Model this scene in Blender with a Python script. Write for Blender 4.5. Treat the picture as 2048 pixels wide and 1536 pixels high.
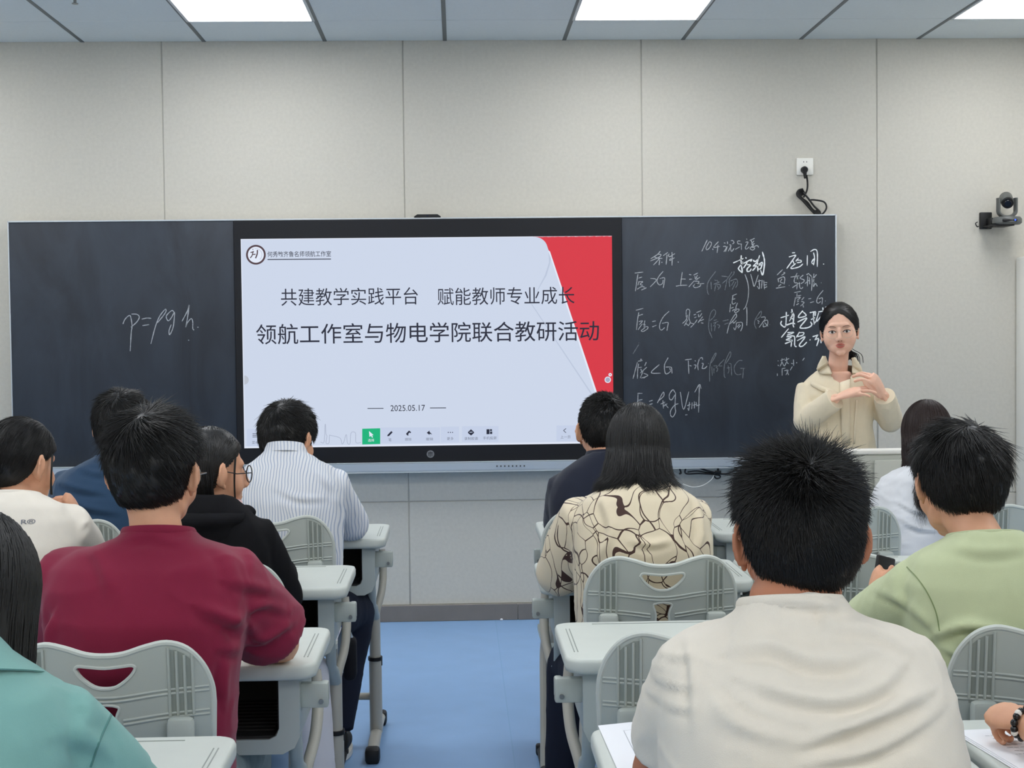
import bpy, bmesh, math, random
import numpy as np
from math import sin, cos, pi, radians, sqrt, exp
from mathutils import Vector, Matrix, Euler, noise
from mathutils.bvhtree import BVHTree

for o in list(bpy.data.objects): bpy.data.objects.remove(o)
S = bpy.context.scene
COL = S.collection
random.seed(7); RNG = np.random.default_rng(7)

# ---------------------------------------------------------------- camera
CF, CP, CYAW, CR = 2956.3, .0346, .0366, -.0112
CAM = np.array([.0441, -7.4793, 1.4577])
def _rot():
    cy, sy = cos(CYAW), sin(CYAW); cp, sp = cos(CP), sin(CP)
    f = np.array([sy*cp, cy*cp, -sp]); r = np.array([cy, -sy, 0]); u = np.cross(r, f)
    return np.array([cos(CR)*r+sin(CR)*u, -sin(CR)*r+cos(CR)*u, f])
CRM = _rot()
cam = bpy.data.cameras.new('camera'); camo = bpy.data.objects.new('camera', cam); COL.objects.link(camo)
cam.sensor_width = 36; cam.lens = CF*36/2048; cam.clip_start = .05; cam.clip_end = 60
M = Matrix.Identity(4)
for i in range(3):
    M[i][0] = CRM[0][i]; M[i][1] = CRM[1][i]; M[i][2] = -CRM[2][i]; M[i][3] = CAM[i]
camo.matrix_world = M
S.camera = camo

# ---------------------------------------------------------------- world, exposure
w = bpy.data.worlds.new('world'); S.world = w; w.use_nodes = True
w.node_tree.nodes['Background'].inputs[0].default_value = (.8, .88, 1, 1)
w.node_tree.nodes['Background'].inputs[1].default_value = .25
S.view_settings.view_transform = 'Standard'; S.view_settings.look = 'None'
S.view_settings.gamma = 1; S.view_settings.use_curve_mapping = False
S.view_settings.exposure = 0.0
LIGHT_E = 9.0                     # ceiling panel emission
FILL_E = 1.7                    # fill glow of the rear windows added to brighten people's backs
SCREEN_E = 1.0
S.cycles.max_bounces = 8; S.cycles.diffuse_bounces = 5; S.cycles.glossy_bounces = 3
S.cycles.sample_clamp_indirect = 6

# measured photo pixel -> place on a known plane (surveying helper)
def atY(px, py, Y):
    d = CRM.T@np.array([(px-1024)/CF, -(py-768)/CF, 1.]); return CAM+d*(Y-CAM[1])/d[1]
def atZ(px, py, Z):
    d = CRM.T@np.array([(px-1024)/CF, -(py-768)/CF, 1.]); return CAM+d*(Z-CAM[2])/d[2]

# ---------------------------------------------------------------- materials
def lin(c):
    return tuple(((x/255)/12.92 if x/255 <= .04045 else ((x/255+.055)/1.055)**2.4) for x in c)+(1,)
def mat(name, c, rough=.6, spec=.4, metal=0, bump=0, bscale=200, var=0, vscale=4, coat=0, sheen=0, sub=0, emit=0, coords='Object', det=2):
    m = bpy.data.materials.new(name); m.use_nodes = True
    nt = m.node_tree; b = nt.nodes['Principled BSDF']; L = nt.links
    b.inputs['Base Color'].default_value = lin(c)
    b.inputs['Roughness'].default_value = rough
    b.inputs['Specular IOR Level'].default_value = spec
    b.inputs['Metallic'].default_value = metal
    b.inputs['Coat Weight'].default_value = coat
    b.inputs['Sheen Weight'].default_value = sheen
    if sub:
        b.inputs['Subsurface Weight'].default_value = sub
        b.inputs['Subsurface Radius'].default_value = (.012, .005, .003)
    if emit:
        b.inputs['Emission Color'].default_value = lin(c); b.inputs['Emission Strength'].default_value = emit
    if bump or var:
        tc = nt.nodes.new('ShaderNodeTexCoord')
    if bump:
        n = nt.nodes.new('ShaderNodeTexNoise'); n.inputs['Scale'].default_value = bscale; n.inputs['Detail'].default_value = det
        L.new(tc.outputs[coords], n.inputs['Vector'])
        bp = nt.nodes.new('ShaderNodeBump'); bp.inputs['Strength'].default_value = bump; bp.inputs['Distance'].default_value = .002
        L.new(n.outputs['Fac'], bp.inputs['Height']); L.new(bp.outputs[0], b.inputs['Normal'])
    if var:
        n2 = nt.nodes.new('ShaderNodeTexNoise'); n2.inputs['Scale'].default_value = vscale; n2.inputs['Detail'].default_value = 4
        L.new(tc.outputs[coords], n2.inputs['Vector'])
        mr = nt.nodes.new('ShaderNodeMapRange'); mr.inputs['From Min'].default_value = .3; mr.inputs['From Max'].default_value = .7
        mr.inputs['To Min'].default_value = 1-var; mr.inputs['To Max'].default_value = 1+var
        L.new(n2.outputs['Fac'], mr.inputs['Value'])
        mx = nt.nodes.new('ShaderNodeVectorMath'); mx.operation = 'SCALE'
        mx.inputs[0].default_value = lin(c)[:3]; L.new(mr.outputs[0], mx.inputs['Scale'])
        L.new(mx.outputs[0], b.inputs['Base Color'])
    return m
def emat(name, c, e=1.0):
    m = bpy.data.materials.new(name); m.use_nodes = True; nt = m.node_tree
    b = nt.nodes['Principled BSDF']; b.inputs['Base Color'].default_value = (.01, .01, .01, 1)
    b.inputs['Specular IOR Level'].default_value = .15; b.inputs['Roughness'].default_value = .4
    b.inputs['Emission Color'].default_value = lin(c); b.inputs['Emission Strength'].default_value = e
    return m

# ---------------------------------------------------------------- mesh building
class MB:
    def __init__(s): s.v = []; s.f = []
    def add(s, v, f):
        k = len(s.v); s.v += [tuple(map(float, p)) for p in v]; s.f += [tuple(i+k for i in q) for q in f]; return s
    def box(s, c, d, bev=0, rot=None, seg=2):
        bm = bmesh.new(); bmesh.ops.create_cube(bm, size=1)
        bmesh.ops.scale(bm, vec=d, verts=bm.verts)
        if bev: bmesh.ops.bevel(bm, geom=bm.edges[:], offset=min(bev, min(d)*.49), segments=seg, affect='EDGES', profile=.5)
        if rot is not None: bmesh.ops.transform(bm, matrix=rot.to_4x4(), verts=bm.verts)
        bm.verts.index_update()
        s.add([(v.co.x+c[0], v.co.y+c[1], v.co.z+c[2]) for v in bm.verts], [[v.index for v in f.verts] for f in bm.faces]); bm.free(); return s
    def ell(s, c, r, R=None, nu=20, nv=12):
        V = []; F = []
        r = (r, r, r) if np.isscalar(r) else r
        for j in range(1, nv):
            t = pi*j/nv
            for i in range(nu):
                p = 2*pi*i/nu; V.append((sin(t)*cos(p)*r[0], sin(t)*sin(p)*r[1], cos(t)*r[2]))
        V.append((0, 0, r[2])); V.append((0, 0, -r[2])); a = len(V)-2
        for j in range(nv-2):
            for i in range(nu):
                k = (i+1) % nu; F.append((j*nu+i, j*nu+nu+i, j*nu+nu+k, j*nu+k))
        for i in range(nu):
            k = (i+1) % nu; F.append((a, i, k)); F.append((a+1, (nv-2)*nu+k, (nv-2)*nu+i))
        V = np.array(V)
        if R is not None: V = V@np.array(R).T
        return s.add(V+np.array(c), F)
    def tube(s, pts, r, n=10, flat=1., cap=True, closed=False, up=None, round_ends=False):
        P = np.array(pts, float); m = len(P)
        r = np.full(m, r, float) if np.isscalar(r) else np.array(r, float)
        if round_ends:
            a = P[0]-(P[1]-P[0])/(np.linalg.norm(P[1]-P[0])+1e-9)*r[0]*.6; b = P[-1]+(P[-1]-P[-2])/(np.linalg.norm(P[-1]-P[-2])+1e-9)*r[-1]*.6
            P = np.vstack([a, P, b]); r = np.r_[r[0]*.55, r, r[-1]*.55]; m += 2
        T = np.zeros_like(P)
        for i in range(m):
            if closed: T[i] = P[(i+1) % m]-P[i-1]
            else: T[i] = P[min(i+1, m-1)]-P[max(i-1, 0)]
            T[i] /= np.linalg.norm(T[i])+1e-12
        u = np.array(up if up is not None else ((0, 0, 1) if abs(T[0][2]) < .9 else (0, 1, 0)), float)
        V = []; F = []
        for i in range(m):
            if up is not None: u = np.array(up, float)
            u = u-T[i]*u.dot(T[i]); u /= np.linalg.norm(u)+1e-12; b = np.cross(T[i], u)
            for k in range(n):
                a = 2*pi*k/n; V.append(P[i]+r[i]*(cos(a)*b+sin(a)*u*flat))
        mm = m if closed else m-1
        for i in range(mm):
            for k in range(n):
                l = (k+1) % n; j = (i+1) % m; F.append((i*n+k, i*n+l, j*n+l, j*n+k))
        if cap and not closed: F.append(tuple(range(n))[::-1]); F.append(tuple((m-1)*n+k for k in range(n)))
        return s.add(V, F)
    def loft(s, rings, cap=True):
        n = len(rings[0]); V = [p for r in rings for p in r]; F = []
        for i in range(len(rings)-1):
            for k in range(n):
                l = (k+1) % n; F.append((i*n+k, i*n+l, i*n+n+l, i*n+n+k))
        if cap: F.append(tuple(range(n))[::-1]); F.append(tuple((len(rings)-1)*n+k for k in range(n)))
        return s.add(V, F)
    def prism(s, poly, h, f):          # f maps (u,v,w)->xyz ; poly CCW
        n = len(poly); V = [f(u, v, 0) for u, v in poly]+[f(u, v, h) for u, v in poly]
        F = [tuple(range(n))[::-1], tuple(range(n, 2*n))]+[(k, (k+1) % n, (k+1) % n+n, k+n) for k in range(n)]
        return s.add(V, F)
def mesh_of(name, v, f, smooth=True):
    me = bpy.data.meshes.new(name); me.from_pydata([tuple(p) for p in v], [], f); me.validate(); me.update()
    if smooth: me.polygons.foreach_set('use_smooth', [True]*len(me.polygons))
    return me
def fixn(me):
    bm = bmesh.new(); bm.from_mesh(me); bmesh.ops.recalc_face_normals(bm, faces=bm.faces); bm.to_mesh(me); bm.free()
def obj(name, mb, m, parent=None, smooth=True, angle=40, **props):
    me = mb if isinstance(mb, bpy.types.Mesh) else mesh_of(name, mb.v, mb.f, smooth)
    if not isinstance(mb, bpy.types.Mesh): fixn(me)
    me.name = name
    if m: me.materials.clear(); me.materials.append(m)
    o = bpy.data.objects.new(name, me); COL.objects.link(o)
    if smooth and angle and not isinstance(mb, bpy.types.Mesh):
        try: me.set_sharp_from_angle(angle=radians(angle))
        except Exception: pass
    if parent:
        o.parent = parent
        org = np.array(parent.get('org', (0, 0, 0)), float)
        if np.abs(org).sum() > 0:
            a = np.empty(len(me.vertices)*3); me.vertices.foreach_get('co', a); a = (a.reshape(-1, 3)-org).ravel(); me.vertices.foreach_set('co', a); me.update()
            o['org'] = list(map(float, org))
    for k, v in props.items(): o[k] = v
    return o
def thing(name, label, cat, loc=(0, 0, 0), group=None, world=True, rz=0):
    o = bpy.data.objects.new(name, None); COL.objects.link(o); o.location = loc; o.rotation_euler = (0, 0, rz); o.empty_display_size = .1
    o['label'] = label; o['category'] = cat
    if group: o['group'] = group
    if world: o['org'] = list(map(float, loc))
    return o
def tag(o, label, cat, group=None):
    o['label'] = label; o['category'] = cat
    if group: o['group'] = group
    return o
def struct(o): o['kind'] = 'structure'; return o
def dup(root, loc, label, rz=0, group=None):
    r = root.copy(); COL.objects.link(r); r.location = loc; r.rotation_euler = (0, 0, rz); r['label'] = label
    if group: r['group'] = group
    for ch in list(root.children):
        c = ch.copy(); COL.objects.link(c); c.parent = r
        for g in list(ch.children):
            d = g.copy(); COL.objects.link(d); d.parent = c
    return r
def cr(pts, n=6):                       # catmull-rom
    P = [np.array(p, float) for p in pts]
    if len(P) < 3: return P
    out = []
    Q = [2*P[0]-P[1]]+P+[2*P[-1]-P[-2]]
    for i in range(1, len(Q)-2):
        a, b, c, d = Q[i-1:i+3]
        for k in range(n):
            t = k/n; out.append(.5*((2*b)+(-a+c)*t+(2*a-5*b+4*c-d)*t*t+(-a+3*b-3*c+d)*t**3))
    out.append(P[-1]); return out
def text_mesh(body, size, thin=0, align='LEFT', space=1.0):
    c = bpy.data.curves.new('t', 'FONT'); c.body = body; c.size = size; c.align_x = align; c.offset = thin; c.space_character = space
    c.resolution_u = 3
    o = bpy.data.objects.new('t', c); COL.objects.link(o); bpy.context.view_layer.update()
    me = bpy.data.meshes.new_from_object(o.evaluated_get(bpy.context.evaluated_depsgraph_get()))
    v = np.array([x.co[:] for x in me.vertices]).reshape(-1, 3); f = [tuple(p.vertices) for p in me.polygons]
    bpy.data.objects.remove(o); bpy.data.curves.remove(c); bpy.data.meshes.remove(me)
    return v, f

# colours / materials
m_wall = mat('wall_fabric', (202, 198, 187), .85, .2, bump=.5, bscale=350, var=.035, vscale=60, det=4)
m_gap = mat('panel_gap', (176, 173, 165), .9)
m_tile = mat('ceiling_tile', (216, 222, 221), .6, .3, var=.02, vscale=90)
m_rail = mat('ceiling_rail', (104, 108, 108), .5)
m_base = mat('baseboard', (124, 118, 113), .5, .4, var=.05, vscale=12)
m_floor = mat('floor_vinyl', (136, 172, 214), .42, .35, var=.03, vscale=7, bump=.05, bscale=60)
m_plas = mat('grey_plastic', (196, 201, 194), .45, .4, bump=.06, bscale=500, var=.015, vscale=15)
m_plas2 = mat('chair_plastic', (176, 182, 175), .42, .4, bump=.05, bscale=600)
m_leg = mat('beige_metal', (182, 178, 166), .38, .5)
m_dark = mat('dark_plastic', (42, 42, 44), .45, .4)
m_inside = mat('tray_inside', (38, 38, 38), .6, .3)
m_bolt = mat('bolt_steel', (150, 150, 146), .3, .5, metal=.9)
m_silver = mat('silver', (196, 202, 206), .35, .5, metal=.15)
m_bezel = mat('bezel', (20, 22, 28), .4, .3)
m_chalk = mat('chalk', (176, 180, 184), .95, .1, bump=.5, bscale=900, var=.25, vscale=250)
m_chalkb = mat('chalk_bright', (236, 239, 240), .95, .1, var=.08, vscale=250)
m_chalkd = mat('chalk_faint', (118, 123, 128), .95, .1, var=.3, vscale=200)
m_skin = mat('skin', (214, 160, 128), .5, .35, var=.05, vscale=25, sub=.12)
m_skin_dk = mat('skin_tan', (178, 118, 88), .5, .35, var=.06, vscale=25, sub=.1)
m_skin_lt = mat('skin_light', (228, 182, 158), .5, .35, var=.04, vscale=20, sub=.12)
m_hair = mat('hair_black', (24, 23, 22), .45, .45)
m_hairb = mat('hair_brown', (46, 33, 30), .5, .35)
m_white = mat('white_plastic', (232, 230, 222), .4, .4)
m_black = mat('black_rubber', (20, 20, 21), .5, .4)
m_paper = mat('paper', (232, 233, 236), .8, .2)
m_ink = mat('ink', (120, 122, 128), .8, .1)

def blackboard_mat():
    m = mat('slate', (46, 52, 60), .55, .35)
    nt = m.node_tree; b = nt.nodes['Principled BSDF']; L = nt.links
    tc = nt.nodes.new('ShaderNodeTexCoord'); mp = nt.nodes.new('ShaderNodeMapping'); mp.inputs['Scale'].default_value = (1.6, 1, .6)
    n = nt.nodes.new('ShaderNodeTexNoise'); n.inputs['Scale'].default_value = 2.2; n.inputs['Detail'].default_value = 7; n.inputs['Roughness'].default_value = .6; n.inputs['Distortion'].default_value = 1.2
    L.new(tc.outputs['Object'], mp.inputs[0]); L.new(mp.outputs[0], n.inputs['Vector'])
    r = nt.nodes.new('ShaderNodeValToRGB'); r.color_ramp.elements[0].position = .3; r.color_ramp.elements[1].position = .75
    r.color_ramp.elements[0].color = lin((40, 44, 51)); r.color_ramp.elements[1].color = lin((58, 65, 75))
    L.new(n.outputs['Fac'], r.inputs[0]); L.new(r.outputs[0], b.inputs['Base Color'])
    return m
m_slate = blackboard_mat()
# ---------------------------------------------------------------- room shell
XL, XR, YB, ZC = -3.3, 3.3, -9.6, 2.929
floor = struct(obj('floor', MB().box(((XL+XR)/2, YB/2, -.05), (XR-XL+.4, -YB+.4, .1)), m_floor, smooth=False))
# welded sheet joints of the vinyl floor
for x in (-1.2, .22, 1.7): obj('floor_joint', MB().box((x, YB/2, .0003), (.004, -YB, .0012)), mat('joint', (132, 170, 209), .5), floor, smooth=False)
wall_back = struct(obj('wall_back', MB().box((0, .074, ZC/2+.05), (XR-XL+.4, .14, ZC+.3)), m_gap, smooth=False))
sx = [-3.3, -2.612, -1.412, -.212, .988, 2.188, 3.3]
for a, b in zip(sx[:-1], sx[1:]):
    for z0, z1 in ((.083, .607), (.611, ZC+.02)):
        obj('panel', MB().box(((a+b)/2, .010, (z0+z1)/2), (b-a-.005, .02, z1-z0), .0022, seg=1), m_wall, wall_back)
bb = struct(obj('baseboard_back', MB().box((0, .0, .0405), (XR-XL, .026, .081), .002), m_gap))
for a, b in ((-3.3, -2.3), (-2.3, .335), (.335, 3.3)):
    obj('board', MB().box(((a+b)/2, -.014, .041), (b-a-.003, .012, .081), .0015, seg=1), m_base, bb)
mw = mat('side_wall', (212, 210, 202), .85, .2)
struct(obj('wall_left', MB().box((XL-.05, YB/2, 1.5), (.1, -YB+.4, 3.1)), mw, smooth=False))
struct(obj('wall_right', MB().box((XR+.05, YB/2, 1.5), (.1, -YB+.4, 3.1)), mw, smooth=False))
struct(obj('wall_rear', MB().box((0, YB-.05, 1.5), (XR-XL+.4, .1, 3.1)), mw, smooth=False))
m_fill = emat('window_daylight', (255, 250, 240), FILL_E)
for k, (xa, xb) in enumerate(((-3.0, -1.1), (-.95, .95), (1.1, 3.0))):  # unseen windows, added behind the camera as fill light
    wn = struct(obj('window_%d' % (k+1), MB().box(((xa+xb)/2, YB+.012, 1.75), (xb-xa, .012, 1.7)), m_fill, smooth=False))
    f_ = MB()
    for x in (xa, (xa+xb)/2, xb): f_.box((x, YB+.03, 1.75), (.06, .04, 1.76), .004)
    for z in (.9, 2.6): f_.box(((xa+xb)/2, YB+.03, z), (xb-xa+.06, .04, .06), .004)
    obj('window_frame', f_, m_white, wn)
ceil = struct(obj('ceiling', MB().box((0, YB/2, ZC+.08), (XR-XL+.4, -YB+.4, .06)), m_gap, smooth=False))
xs = [-3.3]+[(-5+i)*.6 for i in range(11)]+[3.3]
ys = [0, -.485]+[-.485-.6*k for k in range(1, 16)]
lights_at = {(i, j) for i in range(12) for j in range(16) if (round(xs[i]*10) in (-30, -12, 6, 24)) and j in (1, 2, 6, 7, 11, 12)}
tm = {}
for i in range(len(xs)-1):
    for j in range(len(ys)-1):
        if (i, j) in lights_at: continue
        wx, wy = xs[i+1]-xs[i]-.014, ys[j]-ys[j+1]-.005
        k = (round(wx, 3), round(wy, 3))
        if k not in tm:
            q = obj('ceiling_tile', MB().box((0, 0, 0), (wx, wy, .012), .002, seg=1), m_tile, ceil); tm[k] = q
        else:
            q = tm[k].copy(); COL.objects.link(q)
        q.location = ((xs[i]+xs[i+1])/2, (ys[j]+ys[j+1])/2, ZC+.004)
q0 = None
for x in xs[1:-1]:
    obj('ceiling_rail', MB().box((x, YB/2, ZC+.001), (.020, -YB, .010), .001, seg=1), m_rail, ceil)
m_light = emat('light_diffuser', (250, 252, 255), LIGHT_E)
m_lframe = mat('light_frame', (205, 208, 208), .4)
lg = 'flat square ceiling light panels'
LBL = {(-12, 1): 'bright ceiling light panel above the chalkboard beside the sprinkler', (6, 1): 'bright ceiling light panel above the display end of the chalkboard', (24, 1): 'bright ceiling light panel above the wall camera in the corner'}
nrow = {1: 'first', 2: 'second', 6: 'third', 7: 'fourth', 11: 'fifth', 12: 'sixth'}
for (i, j) in sorted(lights_at):
    xa = round(xs[i]*10)
    if j in (2, 7, 12): continue
    cx, cy = (xs[i]+xs[i+1])/2, (ys[j]+ys[j+2])/2
    cn = {-30: 'the window side', -12: 'the aisle desks', 6: 'the middle desks', 24: 'the corner side'}[xa]
    t = thing('ceiling_light', LBL.get((xa, j), 'ceiling light panel over %s, %s row from the chalkboard' % (cn, {1: 'first', 6: 'second', 11: 'third'}[j])), 'ceiling light', (cx, cy, ZC), lg)
    fr = MB()
    for dx in (-1, 1): fr.box((cx+dx*.291, cy, ZC), (.014, 1.194, .018), .002)
    for dy in (-1, 1): fr.box((cx, cy+dy*.591, ZC), (.596, .014, .018), .002)
    obj('frame', fr, m_lframe, t)
    obj('diffuser', MB().box((cx, cy, ZC+.001), (.57, 1.17, .006)), m_light, t, smooth=False)
# sprinkler
p = atZ(150, 2, ZC-.02)
t = thing('ceiling_sprinkler', 'small silver sprinkler head hanging under the ceiling tile', 'sprinkler', (p[0], p[1], ZC))
obj('escutcheon', MB().tube([(p[0], p[1], ZC+.004), (p[0], p[1], ZC-.004), (p[0], p[1], ZC-.008)], [.035, .035, .02], 24), m_white, t)
obj('head', MB().tube([(p[0], p[1], ZC), (p[0], p[1], ZC-.03)], .007, 12).tube([(p[0], p[1], ZC-.03), (p[0], p[1], ZC-.033)], .014, 16), m_bolt, t)

# ---------------------------------------------------------------- chalkboard + display
BY = -.085
t = thing('chalkboard', 'wide black sliding chalkboard with silver rim on the fabric panelled wall', 'blackboard', (-.1, -.04, .78))
X0, X1, Z0, Z1 = -2.158, 1.95, .815, 2.028
for a, b in ((X0+.01, -1.062), (.876, X1-.01)): obj('backing', MB().box(((a+b)/2, -.03, (Z0+Z1)/2), (b-a, .058, Z1-Z0-.02)), m_dark, t, smooth=False)
left = obj('slate_panel', MB().box(((X0-1.058)/2, -.072, (Z0+Z1)/2), (-1.058-X0, .026, Z1-Z0), .003), m_slate, t)
right = obj('slate_panel', MB().box(((.873+X1)/2, -.072, (Z0+Z1)/2), (X1-.873, .026, Z1-Z0), .003), m_slate, t)
fr = MB()
fr.box(((X0+X1)/2, -.06, Z1+.004), (X1-X0+.012, .058, .007), .001)
fr.box((X1+.004, -.06, (Z0+Z1)/2), (.007, .058, Z1-Z0+.015), .001); fr.box((X0-.003, -.06, (Z0+Z1)/2), (.005, .058, Z1-Z0+.015), .001)
obj('rim', fr, m_silver, t)
tr = MB(); prof = [(-.03, .818), (-.112, .818), (-.118, .812), (-.112, .778), (-.105, .766), (-.03, .766)]
tr.prism([(y, z) for y, z in prof][::-1], X1-X0, lambda u, v, w: (X0+w, u, v))
tr.box(((X0+X1)/2, -.114, .8165), (X1-X0, .010, .004), .001); tr.box(((X0+X1)/2, -.108, .767), (X1-X0, .010, .003), .001)
tray = obj('chalk_tray', tr, m_silver, t, angle=20)
ho = MB()
for k in range(8):
    p = atY(994+k*7.8, 932.3-k*.06, -.118); ho.tube([(p[0], -.10, p[2]), (p[0], -.1195, p[2])], .0036, 12)
for x in (1468, 1477, 1490):
    p = atY(x, 924, -.118); ho.box((p[0], -.117, p[2]), (.009, .003, .004), .0008)
obj('port', ho, m_dark, tray, kind='stuff')

def ribbon(mb, pts, wd, y, jitter=.15):
    P = np.array(cr(pts, 5) if len(pts) > 2 else [np.array(pts[0], float)*(1-k/6)+np.array(pts[1], float)*k/6 for k in range(7)])
    n = len(P); T = np.gradient(P, axis=0); T /= np.linalg.norm(T, axis=1)[:, None]+1e-9
    N = np.c_[-T[:, 1], T[:, 0]]; hw = wd/2*(1+jitter*RNG.standard_normal(n)); hw[0] *= .8; hw[-1] *= .6
    a = P+N*hw[:, None]; b = P-N*hw[:, None]; q = .0011
    V = [(x, y, z) for x, z in a]+[(x, y, z) for x, z in b]+[(x, y+q, z) for x, z in a]+[(x, y+q, z) for x, z in b]
    F = [(i, i+1, n+i+1, n+i) for i in range(n-1)]+[(i, i+1, 2*n+i+1, 2*n+i) for i in range(n-1)]+[(n+i, n+i+1, 3*n+i+1, 3*n+i) for i in range(n-1)]
    mb.add(V, F)
def strokes(mb, s, x0, y0, sc, wd, y):
    for st in s.split(';'):
        pts = []
        for q in st.split():
            a, b = q.split(','); p = atY(x0+float(a)/sc, y0+float(b)/sc, y); pts.append((p[0], p[2]))
        if len(pts) > 1: ribbon(mb, pts, wd, y)
A = (1260, 470, 12.8); B = (1390, 470, 12.8); Cc = (1530, 490, 14.63); Dd = (1260, 580, 12.8); Ee = (1390, 580, 12.8); Ff = (1530, 575, 12.29); G = (1255, 680, 9.04); H = (1400, 690, 9.31); I = (220, 590, 9.31)
YC = -.0862
mb = MB()
strokes(mb, "775,415 700,500 530,610;700,490 790,500 780,540 700,590 520,665;620,560 700,590 830,600;760,600 600,770;760,640 745,770;810,690 825,710;970,445 850,530;950,500 940,600 925,755;1000,480 985,530 1020,555 1080,520 1150,475;1075,440 1080,600 1075,780;1140,580 1030,650 1020,620 1060,600;1230,680 1240,705", *A, .0042, YC)
obj('chalk_writing', mb, m_chalk, right, kind='stuff')
mb = MB()
strokes(mb, "120,975 340,950;205,1000 180,1150 140,1440;215,1105 310,1075;210,1200 330,1190;230,1200 200,1290;330,1200 260,1260 330,1290;180,1390 300,1320 380,1340;290,1410 420,1350;525,1110 660,1130 650,1190 515,1330;850,930 740,1060 690,1180 750,1275 830,1240 850,1150;760,1120 840,1095 890,1110 870,1250 850,1355;1340,950 1310,1150 1295,1290;1320,1125 1425,1130;1175,1310 1300,1290 1465,1285;1510,1010 1570,1020;1515,1135 1590,1130;1505,1330 1640,1175;1625,1030 1740,970;1660,1050 1680,1140;1730,1030 1700,1080 1720,1110;1790,1080 1690,1150;1640,1180 1760,1190 1740,1240 1620,1300 1680,1350 1790,1310 1800,1260 1640,1270;1700,1260 1900,1240", *A, .0038, YC)
strokes(mb, "150,520 340,470;225,570 195,750 165,1020;210,660 330,620;225,810 320,790 240,890;310,870 205,1020;380,780 360,930;330,870 400,900;350,950 450,940 450,990 340,1060 290,1040 380,970;565,810 660,790;570,945 680,900;1000,545 860,680 770,850 760,980 810,1025 890,960;820,855 970,830 965,930 945,1045;1440,700 1440,540 1480,490 1530,540 1510,720 1540,830 1490,920;1470,640 1440,760 1340,860;1480,760 1390,920;1440,860 1490,910;1630,640 1690,620;1650,710 1700,690;1540,840 1640,860 1720,760;1640,870 1550,960;1700,580 1820,530;1750,620 1760,700;1840,600 1780,690;1860,680 1740,840;1890,750 1800,790;1820,840 1880,850", *Dd, .0038, YC)
obj('chalk_writing', mb, m_chalk, right, kind='stuff')
mb = MB()
strokes(mb, "315,125 250,260 175,420;370,165 290,310 300,380 370,330 425,220 380,165;450,350 465,380;600,170 490,290 500,320 635,290;590,250 565,460;740,200 780,210;830,165 835,230;720,295 780,290 800,330 740,430;830,290 780,430;880,250 920,270 850,420;920,150 960,140 1000,190 960,230;930,280 910,340 940,420 1000,340;1090,150 1100,220 1180,230;1100,150 1160,155;1185,220 1190,380;1030,370 1150,300;1320,95 1330,120;1290,190 1360,180 1290,320 1320,360 1390,300;1400,140 1530,85;1430,120 1460,200;1510,150 1450,230 1530,220;1450,250 1500,260 1410,340 1480,385 1530,330 1420,310;1480,310 1590,270 1630,320;1425,1000 1480,1200 1520,1310 1620,1020;1600,1190 1700,1160;1640,1140 1650,1370 1590,1310;1720,1150 1700,1370;1760,1160 1780,1390;1780,1210 1850,1220;1780,1280 1840,1270;1780,1350 1850,1320;1280,1010 1340,1180 1370,1350 1375,1536", *B, .0038, YC)
strokes(mb, "1370,0 1360,200 1300,420 1240,500;1325,440 1330,700 1325,910;950,150 1070,100;970,150 950,320 980,360 1050,320;970,240 1030,220;910,360 890,570;920,470 990,440;1090,330 1050,430 1050,480;950,540 1000,500 1120,490 1120,530 1040,580 1010,540 1070,515;820,1110 890,850 1030,620 1060,640 1050,700 900,870;970,800 990,850 1060,780;1060,840 1050,960 1020,1020 990,960;1060,840 1200,830 1210,950 1165,1055;1140,870 1080,950;1170,900 1100,980;1690,700 1790,690 1800,740;1600,780 1650,810;1610,850 1640,840;1800,740 1640,960;1730,820 1850,770 1860,880 1800,940;1780,830 1870,930;1750,860 1750,940 1800,930", *Ee, .0036, YC)
obj('chalk_writing', mb, m_chalk, right, kind='stuff')
mb = MB()
strokes(mb, "530,930 350,1180 310,1350 330,1500;410,1200 420,1390;500,1150 545,1170;480,1260 630,1200;560,1150 600,1220;520,1260 640,1270 640,1340 580,1400;530,1280 500,1440;560,1290 620,1370;680,1050 850,1090 700,1240;840,1110 950,940;1000,930 990,1000 880,1140 890,1330;820,1160 765,1410;900,1180 1060,1130 1090,1250 1040,1350;1000,1180 930,1300;1050,1200 950,1400", *B, .0036, YC)
strokes(mb, "440,1230 360,1030 350,850 400,600 480,505 530,560 490,680 380,790;415,850 425,1060;480,780 560,760;470,850 600,800;540,830 470,930;520,900 500,1050;560,880 630,910 600,980;710,795 860,760;750,880 860,840;1570,990 1525,880 1550,740 1680,545 1700,600 1660,690 1560,760;1910,880 1920,890;320,70 355,120", *Ee, .0034, YC)
strokes(mb, "180,680 180,480 200,320 280,160 300,170 240,290 200,340;220,400 230,570;250,390 320,390 300,430;260,430 260,530;290,420 330,440 310,500;450,270 350,380 420,390;150,345 165,345;470,610 450,560 460,350 550,140 575,150 560,220 480,350;520,380 540,470 520,530;530,340 580,350;580,350 590,570;500,430 560,420;790,290 720,295 640,400 650,510 700,555 770,540;750,435 835,435;810,440 795,625", *H, .0036, YC)
strokes(mb, "205,80 100,250;200,50 208,55", *G, .0036, YC)
obj('chalk_writing', mb, m_chalkd, right, kind='stuff')
mb = MB()
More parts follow.
